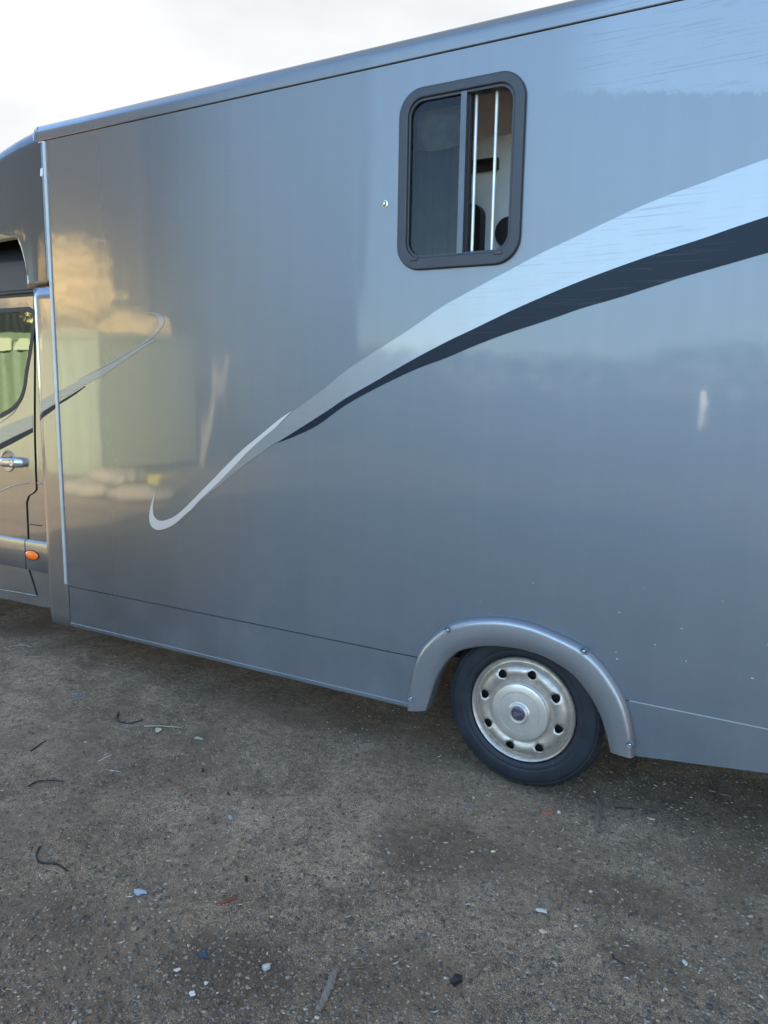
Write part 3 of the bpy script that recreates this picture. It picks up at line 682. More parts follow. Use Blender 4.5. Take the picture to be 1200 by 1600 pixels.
# ---- wheels
def wheel(cx, y, flip=False, full=True, R=.335):
    e = bpy.data.objects.new('wheel', None); COL.objects.link(e); e.location = (cx, y, R); e.empty_display_size = .05
    if flip: e.rotation_euler = (0, 0, PI)
    P(e)
    N = 156
    tp = [(.205, .040), (.221, .020), (.226, .006), (.234, .000), (.242, -.003), (.250, -.002), (.254, -.004), (.262, -.005), (.292, -.004), (.305, .001), (.308, .0045), (.312, .0045), (.320, .011), (.328, .020), (.334, .032), (.335, .045),
          (.335, .075), (.331, .077), (.331, .086), (.335, .088), (.335, .122), (.331, .124), (.331, .133), (.335, .135), (.335, .170), (.334, .183), (.32, .205), (.29, .215), (.23, .21), (.20, .19)]
    def rm(k, j, r):
        if 12 <= j <= 15 and (k % 3 == 0): return r-.006
        if 12 < j < 28 and k % 3 == 0: return r-.004
        return r
    lathe('tyre', tp, 0, 0, M_tyre, e, N, 30, True, rm)
    # trim disc with eight real holes
    def yp(x, z):
        r = math.hypot(x, z); return float(np.interp(r, [.08, .118, .124, .135, .15, .17, .188, .197, .203, .209, .216, .222], [-.020, -.020, -.002, -.002, -.008, -.010, .004, .018, .019, .008, .003, .010]))
    rt = math.radians(31)
    holes = [[(.163*math.cos(rt+k*PI/4)+.0185*math.cos(t), .163*math.sin(rt+k*PI/4)+.0185*math.sin(t)) for t in np.linspace(0, 2*PI, 18, endpoint=False)] for k in range(8)]
    rings = [circ(0, 0, r, 72) for r in (.118, .124, .135, .188, .197, .203, .209, .216)]
    outer = circ(0, 0, .222, 72)
    # concentric rings keep the turned profile crisp
    pts = []; edges = []
    for lp in [outer]+rings+holes:
        n0 = len(pts); pts += [Vector(p) for p in lp]; edges += [(n0+i, n0+(i+1) % len(lp)) for i in range(len(lp))]
    for r in (.130, .142, .150, .163, .175, .182):
        pts += [Vector((r*math.cos(a), r*math.sin(a))) for a in np.linspace(0, 2*PI, 72, endpoint=False)+.02 if not any(math.hypot(r*math.cos(a)-.163*math.cos(rt+k*PI/4), r*math.sin(a)-.163*math.sin(rt+k*PI/4)) < .0215 for k in range(8))]
    v, e_, f, *_ = delaunay_2d_cdt(pts, edges, [], 0, 1e-6)
    F = []
    for t in f:
        c = sum((v[i] for i in t), Vector((0, 0)))/3
        if c.length < .1179 or any(inside(c, h) for h in holes): continue
        F.append(tuple(t))
    V = [(p[0], yp(p[0], p[1]), p[1]) for p in v]
    used = sorted({i for q_ in F for i in q_}); mp_ = {i: k for k, i in enumerate(used)}
    rim = obj('wheel_trim', [V[i] for i in used], [tuple(mp_[i] for i in q_) for q_ in F], M_rim, e, True, 38)
    md = rim.modifiers.new('thick', 'SOLIDIFY'); md.thickness = .004; md.offset = -1 if rim.data.polygons[0].normal.y < 0 else 1
    lathe('rim_back', [(0, .035), (.20, .035), (.215, .02)], 0, 0, M_black, e, 48, 30)
    cap = lathe('hub_cap', [(.122, .004), (.119, -.018), (.116, -.024), (.108, -.027), (.088, -.029), (.0865, -.0265), (.0845, -.0265), (.083, -.029), (.060, -.031), (.046, -.031), (.042, -.034), (.040, -.042), (.036, -.046), (.031, -.045), (.0295, -.040), (0, -.040)], 0, 0, simple('satin_hub_cap', (.56, .52, .46), .36, .6, (120, .25, .001), .14), e, 96, 28)
    bd = lathe('hub_badge', [(0, -.0425), (.018, -.0422), (.027, -.041), (.0292, -.0395)], 0, 0, simple('faded_badge_enamel', (.055, .06, .085), .3, .2, (90, .3, .001), .4), e, 32, 60)
    # worn reddish flourish across the badge
    pth = [(-.018, -.001), (-.012, .005), (-.008, -.001), (-.003, .004), (.001, -.001), (.006, .004), (.010, .001), (.018, .006)]
    sq = MB(); sq.tube([(x, -.0428+abs(x)*.05, z) for x, z in smoothline(pth, 4)], .0011, 5); sq.tube([(x, -.0426+abs(x)*.07, z) for x, z in smoothline([(-.019, -.008), (-.012, -.012), (-.013, -.006), (-.004, -.009), (.004, -.004)], 4)], .0009, 5)
    sq.build('badge_flourish', simple('worn_red_paint', (.33, .12, .11), .5), e)
    return e
w1 = wheel(0.0, .030)
def copy_tree(o, loc, rz):
    c = o.copy(); COL.objects.link(c); c.location = loc; c.rotation_euler = (0, 0, rz)
    for ch in o.children:
        d = ch.copy(); COL.objects.link(d); d.parent = c
    return c
copy_tree(w1, (0, BW-.03, .335), PI); copy_tree(w1, (-4.76, .16, .335), 0); copy_tree(w1, (-4.76, BW-.16, .335), PI)

# ---- body stripes (vinyl, a millimetre proud of the skin)
def Z5(l, ox, oy, s): return [(ox+x/s, oy+y/s) for x, y in l]
up = smoothline([(458,642.5),(500,612.5),(540,580),(581,552.5),(640,515),(690,480),(740,452),(800,420),(850,393.5),(900,370),(950,346),(1000,323),(1050,303),(1100,285),(1150,266),(1200,248),(1260,230)], 4)
lo = smoothline([(279,822.5),(294,802),(316,780),(345,757),(383,726),(402,712.5),(430,692),(465,669),(500,643),(540,616.5),(581,591.5),(640,558),(700,524),(740,502),(800,473),(850,451),(900,430),(950,411),(1000,393),(1050,375.5),(1100,358.5),(1150,342),(1200,327),(1260,309)], 4)
gapu = smoothline([(279,822.5),(306,788),(329,765.5),(350,745),(370,724),(386,707),(414,681.5),(440,660.5),(458,642.5)], 4)
main = gapu[:-1]+up+lo[::-1][:-1]
decal('swoosh_band', main, M_light, box, lambda x, z: 0, -.0016)
st_lo = [(p[0], p[1]) for p in lo if p[0] > 428]
dk_up = smoothline([(432,692),(465,671.5),(512,641.5),(540,622.5),(581,599),(647,561),(700,533),(740,514),(800,485),(850,463),(900,442),(950,423),(1000,405),(1050,388),(1100,372),(1150,354.5),(1200,338),(1260,319)], 4)
decal('shade_band', st_lo+dk_up[::-1], M_mid, box, lambda x, z: 0, -.0014)
dk_lo = smoothline([(432,692.5),(460,682),(497,664),(540,633),(597,602),(650,577),(698,559),(740,541),(790,522),(857,500),(910,481.5),(967,465),(1020,448),(1067,433),(1130,415),(1200,395),(1260,380)], 4)
decal('dark_swoosh', dk_up[1:]+dk_lo[::-1], M_dark, box, lambda x, z: 0, -.0015)
# hook stripe
ho_ = Z5([(212,630),(203,650),(190,682),(176,730),(169,775),(172,812),(185,834),(210,846),(240,842),(275,828),(312,803),(345,772),(385,738),(420,702),(460,662),(500,622),(545,578),(590,530),(625,495),(660,458),(700,420),(740,385),(790,342),(830,302),(874,258)], 180, 560, 3.158)
hi_ = Z5([(874,258),(822,292),(780,325),(738,360),(690,400),(650,432),(610,468),(570,508),(530,548),(490,590),(440,640),(400,682),(360,722),(325,755),(295,778),(262,794),(232,801),(208,796),(192,776),(186,745),(190,705),(200,662),(212,630)], 180, 560, 3.158)
hook = smoothline(ho_, 3)[:-1]+smoothline(hi_, 3)[:-1]
decal('hook_stripe', hook, simple('grey_vinyl', (.47, .48, .49), .4, .55), box, lambda x, z: 0, -.0015)
# front hook and its trailing band, crossing the fairing
h2o = Z5([(895,160),(935,154),(985,152),(1020,160),(1055,180),(1074,215),(1070,255),(1045,295),(1000,345),(955,385),(900,420),(840,455),(760,500),(680,550),(600,595),(500,650),(420,690),(330,733)], 60, 460, 5.4545)
h2i = Z5([(330,729),(420,682),(500,640),(600,583),(690,528),(780,480),(860,432),(920,385),(970,340),(1005,300),(1025,265),(1028,225),(1015,190),(990,170),(950,162),(895,160)], 60, 460, 5.4545)
decal('front_hook_stripe', smoothline(h2o, 3)[:-1]+smoothline(h2i, 3)[:-1], M_light, box, lambda x, z: 0, -.0015)
b2u = Z5([(990,385),(900,425),(840,462),(760,508),(680,556),(600,604),(500,660),(420,700),(330,742),(250,788),(178,822)], 60, 460, 5.4545)
b2l = Z5([(178,898),(250,862),(330,812),(400,770),(500,720),(600,660),(700,588),(800,520),(900,450),(965,410),(990,392)], 60, 460, 5.4545)
decal('front_band', smoothline(b2u, 2)+smoothline(b2l, 2), M_light, box, lambda x, z: 0, -.0014)
decal('front_dark_line', Z5([(180,916),(250,872),(320,830),(398,780),(402,786),(330,842),(250,895),(182,936)], 60, 460, 5.4545), M_dark, box, lambda x, z: 0, -.0014)
# their run over the fairing
fpx = [(89.4,612.5),(82,616),(70,622.5),(60,630.5),(57.5,633),(58,647),(68,640),(80,632),(89.8,626.5)]
ff = lambda x, z: fy(x)
decal('fairing_band', [(90.3,611.5),(80,616.5),(70,622),(62,628),(59,632),(59.3,649),(68,642.5),(80,635),(91,628.5)], M_light, box, ff, -.0022, grid=.012)
decal('fairing_dark_line', [(91,629),(80,635.5),(68,643),(59.3,649.5),(59.5,658),(68,651.5),(80,643),(91.2,634)], M_dark, box, ff, -.0022, grid=.012)

# ------------------------------------------------------------------ surroundings mirrored in the paintwork
def mir(az, el, D):                # place seen in the side skin at this bearing
    a = math.radians(az); return (.962-D*math.sin(a), 2.825-D*math.cos(a), 1.606+D*math.tan(math.radians(el)))
# green corrugated container
cont = empty('shipping_container', (-13.6, -7.9, 0)); tag(cont, 'sage green corrugated shipping container across the yard', 'container')
M_green = simple('sage_green_paint', (.205, .235, .16), .5, 0, (8, .1, .01), .15)
V = []; F = []; L_ = 6.8; n = 136
for i in range(n+1):
    x = -L_/2+L_*i/n; k = i % 8; y = 0.05 if k in (1, 2, 3) else (0.0 if k in (5, 6, 7) else .025); V += [(x, y+1.2, .15), (x, y+1.2, 2.45)]
for i in range(n): F.append((2*i, 2*i+2, 2*i+3, 2*i+1))
obj('corrugated_side', V, F, M_green, cont)
m = MB(); m.box(-L_/2, L_/2, -1.2, 1.19, .15, 2.45); m.build('inner_walls', M_green, cont)
m = MB(); m.box(-L_/2-.03, L_/2+.03, 1.17, 1.28, 2.45, 2.60); m.box(-L_/2-.03, L_/2+.03, -1.2, 1.17, 2.45, 2.57); m.build('top_rail', M_green, cont)
m = MB(); m.box(-L_/2-.03, L_/2+.03, 1.17, 1.28, .0, .15); m.box(-L_/2-.04, -L_/2+.1, 1.19, 1.29, .15, 2.45); m.box(L_/2-.1, L_/2+.04, 1.19, 1.29, .15, 2.45); m.build('bottom_rail', M_green, cont)
# leafy masses
def foliage(centres, n, size, mat, name, parent, seed=1):
    r_ = np.random.default_rng(seed); Cs = np.repeat(np.array(centres, float), n, 0); N = len(Cs)
    d = r_.normal(size=(N, 3)); d /= np.linalg.norm(d, axis=1)[:, None]; c = Cs[:, :3]+d*(r_.random(N)**.45)[:, None]*Cs[:, 3:]*(1+.12*r_.normal(size=N))[:, None]
    u = r_.normal(size=(N, 3)); u /= np.linalg.norm(u, axis=1)[:, None]; v = np.cross(u, r_.normal(size=(N, 3))); v /= np.linalg.norm(v, axis=1)[:, None]
    s_ = (size*(.5+r_.random(N)))[:, None]; V = np.stack([c-u*s_, c+v*s_*.45, c+u*s_, c-v*s_*.45], 1).reshape(-1, 3)
    me_ = bpy.data.meshes.new(name); me_.from_pydata(V.tolist(), [], [(4*k, 4*k+1, 4*k+2, 4*k+3) for k in range(N)]); me_.materials.append(mat)
    o = bpy.data.objects.new(name, me_); COL.objects.link(o); o.parent = parent; return o
def trunk(h, r, parent, mat, seed):
    rr = random.Random(seed); m = MB(); m.tube([(0, 0, 0), (.05, .03, h*.4), (-.03, .05, h*.8)], [r, r*.75, r*.4], 8)
    for k in range(7):
        a = rr.random()*2*PI; z = h*(.3+.45*rr.random()); l = h*(.25+.2*rr.random()); m.tube([(0, 0, z), (l*.5*math.cos(a), l*.5*math.sin(a), z+l*.45), (l*.9*math.cos(a), l*.9*math.sin(a), z+l)], [r*.4, r*.25, r*.08], 6)
    return m.build('trunk', mat, parent)
M_bark = simple('bark', (.07, .055, .04), .9, 0, (20, .6, .02), .3)
M_straw = simple('straw_yellow_leaf', (.85, .67, .34), .8, 0, None, .2)
M_leafd = simple('dark_leaf', (.026, .032, .022), .8, 0, None, .3)
t = empty('hornbeam_tree', (*mir(51.2, 0, 21)[:2], 0)); tag(t, 'straw yellow leaved tree rising behind the green container', 'tree')
trunk(4.2, .16, t, M_bark, 3)
foliage([(0, 0, 4.1, 1.05, 1.0, 1.15), (.55, .4, 3.9, .8, .8, .7), (1.1, .5, 3.6, .7, .8, .5), (-.9, 0, 3.9, 1., 1, .9)], 3200, .055, M_straw, 'crown', t, 5)
# clipped hedge of the same colour to the right of the tree
t = empty('beech_hedge', (*mir(48.0, 0, 20)[:2], 0)); tag(t, 'dry yellow beech hedge running behind the green container', 'hedge')
foliage([(-.9, .2, 2.9, 1.0, .5, .75), (.2, .2, 2.75, 1.0, .5, .65), (1.0, .2, 2.6, .6, .5, .6)], 2600, .05, M_straw, 'leaves', t, 9)
m = MB(); m.tube([(0, 0, 0), (0, 0, 2.5)], .04, 6); st_ = m.build('stem', M_bark, t); st_.location = (-.6, .2, 0)
c_ = st_.copy(); COL.objects.link(c_); c_.location = (.4, .2, 0)
# low hedge added behind the yard to screen the bright mirrored horizon
t = empty('horizon_screen_hedge', (-2.0, -14.2, 0)); tag(t, 'long low evergreen hedge added behind the yard to screen the bright mirrored horizon', 'hedge')
r_ = np.random.default_rng(21); N = 26000; c = np.stack([r_.uniform(-7.2, 14, N), r_.uniform(-.7, .7, N), 2.5*r_.random(N)**.8], 1)
c[:, 2] *= 1+.05*np.sin(c[:, 0]*.7)+.03*np.sin(c[:, 0]*2.3)+.03*r_.normal(size=N)
u = r_.normal(size=(N, 3)); u /= np.linalg.norm(u, axis=1)[:, None]; v = np.cross(u, r_.normal(size=(N, 3))); v /= np.linalg.norm(v, axis=1)[:, None]; s_ = (.075*(.5+r_.random(N)))[:, None]
me_ = bpy.data.meshes.new('leaves'); me_.from_pydata(np.stack([c-u*s_, c+v*s_*.45, c+u*s_, c-v*s_*.45], 1).reshape(-1, 3).tolist(), [], [(4*k, 4*k+1, 4*k+2, 4*k+3) for k in range(N)]); me_.materials.append(simple('blue_green_hedge_leaf', (.070, .085, .082), .8, 0, None, .3))
o = bpy.data.objects.new('leaves', me_); COL.objects.link(o); o.parent = t
m = MB(); m.tube([(0, 0, 0), (.1, 0, 1.0), (0, .1, 1.7)], [.05, .04, .02], 6); st_ = m.build('stem', M_bark, t); st_.location = (-6.8, 0, 0)
for i in range(1, 14): c_ = st_.copy(); COL.objects.link(c_); c_.location = (-6.8+i*1.5, 0, 0)
# dark building and lean-to added to block sky from the mirrored front panel
store = empty('added_dark_store', (-16.6, -14.0, 0)); tag(store, 'tall dark clad building with a low lean-to, added beyond the green container to darken the reflection', 'building')
M_clad = simple('dark_cladding', (.020, .022, .028), .75, 0, None, .12)
V = []; F = []; n = 300
for i in range(n+1):
    x = -34+34*i/n; k = i % 4; y = (.0, .05, .05, .0)[k]; V += [(x, y, 0), (x, y, 17.2)]
for i in range(n): F.append((2*i, 2*i+2, 2*i+3, 2*i+1))
obj('clad_front', V, F, M_clad, store)
m = MB(); m.box(-34, 0, -12, -.01, 0, 17.2); m.build('wall', M_clad, store)
m = MB(); m.add([(-34.3, .35, 17.1), (.3, .35, 17.1), (.3, -6, 19.0), (-34.3, -6, 19.0), (-34.3, -12.3, 17.1), (.3, -12.3, 17.1)], [(0, 1, 2, 3), (3, 2, 5, 4), (1, 5, 2), (0, 3, 4)]); m.build('roof', simple('dark_sheet_roof', (.035, .037, .042), .7), store)
m = MB(); m.add([(.01, -.4, 0), (5.2, -.4, 0), (5.2, -.4, 1.9), (.01, -.4, 3.6), (.01, -10, 0), (5.2, -10, 0), (5.2, -10, 1.9), (.01, -10, 3.6)], [(0, 1, 2, 3), (4, 7, 6, 5), (1, 5, 6, 2), (3, 2, 6, 7), (0, 3, 7, 4)]); m.build('lean_to', M_clad, store)
# cream boards fixed to the container, mirrored in the cab window
for i, (x0, x1, lb) in enumerate(((-22, 15.5, 'left cream board fixed to the container side'), (21, 47, 'right cream board fixed to the container side'))):
    q0 = []
    for px_, py_ in ((x0, 548), (x1, 528)):
        d = _ray(px_, py_); d = d*np.array([1, -1, 1]); mc_ = CAM*np.array([1, -1, 1])+np.array([0, .212, 0]); t_ = (-6.60-mc_[1])/d[1]; q0.append(mc_+t_*d)
    zlo, zhi = sorted((float(q0[0][2]), float(q0[1][2])))
    xa, xb = sorted((float(q0[0][0]), float(q0[1][0])))
    w_ = xb-xa; bo = plate('cream_board', [(xa, zlo), (xb, zlo), (xb, zhi), (xa+w_*.35, zhi), (xa+w_*.1, zlo+(zhi-zlo)*.6)], [], -6.62, -6.60, simple('cream_board_paint', (.55, .52, .38), .7), None); tag(bo, lb, 'board')
# feed sacks, a bucket and a tub standing in the sun
def lumpy(name, loc, sx, sy, sz, mat, label, cat, seed, ang=0):
    bm = bmesh.new(); bmesh.ops.create_icosphere(bm, subdivisions=3, radius=1); r_ = np.random.default_rng(seed); ph = r_.uniform(0, 6, 4)
    V = []
    for v in bm.verts:
        x, y, z = v.co; f_ = 1+.08*math.sin(5*x+ph[0])+.06*math.sin(7*y+ph[1]+3*z)
        V.append((math.copysign(abs(x)**.7, x)*sx*f_, math.copysign(abs(y)**.7, y)*sy*f_, (math.copysign(abs(z)**.8, z)+1)*sz*f_))
    F = [tuple(v.index for v in f_.verts) for f_ in bm.faces]; bm.free()
    o = obj(name, V, F, mat, None, True); o.location = loc; o.rotation_euler = (0, 0, ang); return tag(o, label, cat)
M_sack = simple('pale_sack', (.30, .27, .21), .8, 0, (20, .5, .02), .2)
sx_, sy_, _ = mir(50.5, 0, 12)
lumpy('feed_sack', (sx_, sy_, 0), .48, .30, .13, M_sack, 'left pale feed sack lying on the yard in the sun', 'sack', 1, .2)
lumpy('feed_sack', (sx_+.95, sy_-.1, 0), .46, .28, .12, M_sack, 'right pale feed sack lying on the yard in the sun', 'sack', 2, -.3)
lumpy('feed_sack', (sx_+.45, sy_-.05, .22), .45, .28, .11, M_sack, 'pale feed sack lying on top of the other two', 'sack', 3, .1)
bx_, by_, _ = mir(46.3, 0, 11.5)
m = MB(); 
lth = [(.10, 0), (.15, .34), (.16, .35), (.145, .34), (.10, .03), (0, .03)]
V = []; F = []
for k in range(24):
    t_ = 2*PI*k/24
    for r_, z_ in lth: V.append((r_*math.cos(t_), r_*math.sin(t_), z_))
for k in range(24):
    for j in range(5): F.append((k*6+j, ((k+1) % 24)*6+j, ((k+1) % 24)*6+j+1, k*6+j+1))
o = obj('bucket', V, F, simple('yellow_plastic', (.55, .52, .05), .5), None, True, 40); o.location = (bx_, by_, 0); tag(o, 'yellow plastic bucket standing right of the feed sacks', 'bucket')
# leaning timber post and an unseen post added to throw a sun glint
p = mir(41.3, 0, 16)
post = empty('leaning_pole', (p[0], p[1], 0)); tag(post, 'pale timber pole leaning out of the ground across the yard', 'pole')
m = MB(); m.tube([(-.50, 0, 0), (-.20, 0, 1.1), (0.16, 0, 2.3)], [.045, .045, .03], 8); m.build('shaft', simple('pale_timber', (.75, .66, .5), .7), post)
p = mir(7.3, 0, 8.9)
post = empty('glint_post', (p[0], p[1], 0)); tag(post, 'added dark post with a polished steel sleeve that throws a glint, behind the photographer', 'post')
m = MB(); m.tube([(0, .27, 0), (0, .066, 1.255)], .028, 16); m.build('shaft', M_black, post, True, 40)
m = MB(); m.tube([(0, .066, 1.255), (0, 0, 1.66)], .075, 40); m.build('sleeve', simple('polished_steel', (.9, .88, .84), .085, 1.0), post, True, 40)
# building whose brown roof peeps over the cab
d = _ray(2, 236); tt = 14.0/np.linalg.norm(d[:2]); pp = CAM+tt*d
bl = empty('brick_shed', (float(pp[0])-2.6, float(pp[1])+2, 0)); tag(bl, 'brown roofed building just showing beyond the cab roof', 'building')
H_ = float(pp[2])
m = MB(); m.box(-2.4, 2.2, -2, 3, 0, H_-1.2); m.build('wall', simple('brown_brick', (.20, .11, .08), .85, 0, (20, .3, .01), .2), bl)
m = MB(); m.add([(-2.6, -2.3, H_-1.3), (2.9, -2.3, H_-1.3), (2.0, .3, H_+.35), (-2.6, .3, H_+.35), (-2.6, 3.2, H_-1.3), (2.9, 3.2, H_-1.3), (-2.6, -2.3, H_-1.4), (2.9, -2.3, H_-1.4), (-2.6, 3.2, H_-1.4), (2.9, 3.2, H_-1.4)],
     [(0, 1, 2, 3), (3, 2, 5, 4), (1, 5, 2), (6, 8, 9, 7), (0, 6, 7, 1), (1, 7, 9, 5), (5, 9, 8, 4), (4, 8, 6, 0, 3)]); m.build('roof', simple('brown_tiles', (.19, .12, .09), .85, 0, (15, .5, .02), .25), bl)

# ------------------------------------------------------------------ grit, stones and litter
ICO = None
def ico():
    bm = bmesh.new(); bmesh.ops.create_icosphere(bm, subdivisions=1, radius=1); v = np.array([x.co[:] for x in bm.verts]); f = np.array([[x.index for x in q_.verts] for q_ in bm.faces]); bm.free(); return v, f
IV, IF = ico()
def stones(name, N, smin, smax, mat, label, seed, flat=.6, power=3.0, bias=1.0):
    r = np.random.default_rng(seed)
    # denser near the viewer, always within the yard in view
    pts = []
    while len(pts) < N:
        px = r.uniform(-40, 1240, N); py = 1000+(640)*r.random(N)**bias; 
        for a, b in zip(px, py):
            x, y = G(a, b)
            if -5.2 < x < 1.6 and y < 1.4: pts.append((x, y))
            if len(pts) >= N: break
    pts = np.array(pts); s = smin+(smax-smin)*r.random(N)**power
    sc = np.stack([s*r.uniform(.7, 1.4, N), s*r.uniform(.7, 1.2, N), s*flat*r.uniform(.6, 1.2, N)], 1)
    th = r.uniform(0, 2*PI, N); jit = 1+.28*r.normal(size=(N, len(IV), 1)).clip(-1.5, 1.5)
    v = IV[None]*jit*sc[:, None, :]
    c, sn = np.cos(th)[:, None], np.sin(th)[:, None]
    X = v[..., 0]*c-v[..., 1]*sn+pts[:, 0:1]; Y = v[..., 0]*sn+v[..., 1]*c+pts[:, 1:2]; Z = v[..., 2]+gh(pts[:, 0], pts[:, 1])[:, None]+sc[:, 2:3]*.25
    V = np.stack([X, Y, Z], -1).reshape(-1, 3); F = (IF[None]+np.arange(N)[:, None, None]*len(IV)).reshape(-1, 3)
    me_ = bpy.data.meshes.new(name); me_.vertices.add(len(V)); me_.vertices.foreach_set('co', V.ravel()); me_.loops.add(F.size); me_.loops.foreach_set('vertex_index', F.ravel()); me_.polygons.add(len(F)); me_.polygons.foreach_set('loop_start', np.arange(0, F.size, 3)); me_.update(); me_.materials.append(mat)
    o = bpy.data.objects.new(name, me_); COL.objects.link(o); tag(o, label, 'grit', kind='stuff'); return o
def island_mat(name, stops, rough=.8):
    t = NT(name); g_ = t.n('ShaderNodeNewGeometry'); c = t.ramp(g_.outputs['Random Per Island'], stops)
    f = t.noise(t.pos(), 300, 3, .6); c = t.mix(1.0, c, t.ramp(f, [(.3, .75), (.7, 1.2)]), 'MULTIPLY'); t.set(Base_Color=c, Roughness=rough); return t.m
M_stone = island_mat('mixed_grit', [(0, (.060, .052, .043)), (.3, (.115, .095, .072)), (.6, (.175, .142, .104)), (.92, (.25, .205, .15)), (.985, (.32, .27, .20)), (1.0, (.46, .41, .32))])
stones('gravel', 46000, .0011, .0072, M_stone, 'mixed grey brown grit and small stones pressed into the dirt', 11, .55, 4.6, .75)
def fibres(name, N, mat, label, seed, l0, l1, w):
    r = np.random.default_rng(seed); V = []; F = []
    for _ in range(N):
        x, y = G(r.uniform(-20, 1220), 985+620*r.random()**.9)
        if not (-5 < x < 1.5 and y < 1.3): continue
        a = r.uniform(0, PI); l = r.uniform(l0, l1)*.5; z = float(gh(x, y))+.0035; dx, dy = math.cos(a)*l, math.sin(a)*l; ww = w*r.uniform(.6, 1.4)
        px_, py_ = -math.sin(a)*ww, math.cos(a)*ww; k = len(V); b_ = r.normal()*l*.25
        V += [(x-dx, y-dy, z), (x+px_+b_*px_/ww, y+py_+b_*py_/ww, z+ww*1.2), (x+dx, y+dy, z+r.uniform(0, .002)), (x-px_+b_*px_/ww, y-py_+b_*py_/ww, z)]; F.append((k, k+1, k+2, k+3))
        V += [(x-dx, y-dy, z-.001), (x-px_+b_*px_/ww, y-py_+b_*py_/ww, z-.001), (x+dx, y+dy, z-.001)]; F.append((k+4, k+5, k+6))
    me_ = bpy.data.meshes.new(name); me_.from_pydata([tuple(map(float, v)) for v in V], [], F); me_.materials.append(mat); o = bpy.data.objects.new(name, me_); COL.objects.link(o); tag(o, label, 'debris', kind='stuff')
M_fib = island_mat('chaff', [(0, (.03, .026, .022)), (.45, (.10, .085, .065)), (.7, (.26, .22, .15)), (1, (.55, .5, .38))])
fibres('chaff', 1700, M_fib, 'scattered bits of straw, bark and chaff over the dirt', 5, .006, .026, .0012)

def gpt(px, py, dz=0.0): x, y = G(px, py); return (x, y, float(gh(x, y))+dz)
def slab(name, px, py, l, w, h, ang, mat, label, cat, seed=0, n=9, curl=0.0):
    """irregular thin scrap with a ragged outline, real thickness and a little curl"""
    r = np.random.default_rng(seed+int(px)); o3 = gpt(px, py, h*.5+.002); V = []; F = []
    for s in (1, -1):
        for k in range(n):
            t = 2*PI*k/n; q_ = 1+.28*r.normal() if s == 1 else q_s[k]
            if s == 1:
                if k == 0: q_s = []
                q_ = max(.55, min(1.35, q_)); q_s.append(q_)
            x, y = l/2*q_*math.cos(t), w/2*q_*math.sin(t); V.append((x, y, s*h/2+curl*((x/(l/2))**2+.5*(y/(w/2)))))
    V += [(0, 0, h/2+h*.3), (0, 0, -h/2)]
    for k in range(n): F.append((k, (k+1) % n, 2*n)); F.append((n+(k+1) % n, n+k, 2*n+1)); F.append((k, n+k, n+(k+1) % n, (k+1) % n))
    o = obj(name, V, F, mat); o.location = o3; o.rotation_euler = (r.uniform(-.08, .08), r.uniform(-.08, .08), ang); return tag(o, label, cat)
def stick(name, pts, r, mat, label, cat, n=6, taper=True, lift=0.003):
    ps = [gpt(*p, lift) for p in pts]; c = ps[0]; pl = smoothline([tuple(a-b for a, b in zip(p, c)) for p in ps], 4) if len(ps) > 2 else [tuple(a-b for a, b in zip(p, c)) for p in ps]
    m = MB(); rj = random.Random(int(pts[0][0]*7))
    if taper or cat == 'bark':
        if len(pl) == 2: pl = [tuple(a+(b-a)*i/6 for a, b in zip(pl[0], pl[1])) for i in range(7)]
        pl = [(p[0]+rj.uniform(-1, 1)*r*.55, p[1]+rj.uniform(-1, 1)*r*.55, p[2]) for p in pl]
    k = len(pl); rs = [(r*(1-.5*i/(k-1)) if taper else r)*(rj.uniform(.65, 1.2) if (taper or cat == 'bark') else 1) for i in range(k)]; m.tube(pl, rs, n); o = m.build(name, mat, None, True, 60); o.location = c; return tag(o, label, cat)
mc = lambda nme, c, rough=.6: simple(nme, c, rough, 0, (150, .3, .002), .25)
m_white = mc('dirty_white', (.50, .48, .43)); m_cream = mc('cream_straw', (.46, .39, .27)); m_blue = mc('blue_plastic', (.07, .15, .24), .5); m_pblue = mc('pale_blue_plastic', (.26, .33, .37), .5)
m_red = mc('red_plastic', (.18, .055, .04), .5); m_pink = mc('pink_plastic', (.36, .20, .17)); m_tan = mc('tan_leaf', (.28, .22, .11)); m_rust = mc('rust_leaf', (.22, .09, .05)); m_blk = mc('black_rubber', (.012, .012, .014), .5); m_wood = mc('weathered_wood', (.13, .10, .08), .9); m_navy = mc('navy_scrap', (.035, .055, .09))
slab('plastic_sliver', 360, 1275, .040, .012, .002, 2.5, m_pblue, 'pale blue white plastic sliver lying alone mid yard', 'litter', 1)
stick('cable_offcut', [(62,1322),(57,1334),(60,1344),(75,1347),(90,1350),(106,1360)], .0032, m_blk, 'thin black curved cable offcut on the dirt at left', 'cable', lift=.004, taper=False)
slab('plastic_scrap', 219, 1394, .040, .026, .006, .3, m_pblue, 'crumpled pale blue scrap left of the red shards', 'litter', 2)
slab('plastic_shard', 352, 1405, .042, .010, .004, .9, m_red, 'left dark red plastic shard of the pair in the foreground', 'litter', 3)
slab('plastic_shard', 361, 1401, .040, .010, .004, .8, m_red, 'right dark red plastic shard of the pair in the foreground', 'litter', 4)
slab('plastic_shard', 348, 1390, .022, .012, .003, .2, m_pink, 'small pink plastic shard above the two red shards', 'litter', 5)
stick('straw_stalk', [(225,1132),(255,1131),(284,1133)], .0022, m_cream, 'long cream straw stalk lying over the yellow leaf', 'straw')
slab('dry_leaf', 247, 1138, .034, .026, .003, .6, m_cream, 'pale yellow crumpled leaf under a straw stalk', 'leaf', 6, curl=.004)
slab('card_scrap', 311, 1150, .036, .020, .002, .15, mc('dull_card', (.42, .40, .30)), 'flat cream card scrap right of the yellow leaf', 'litter', 7)
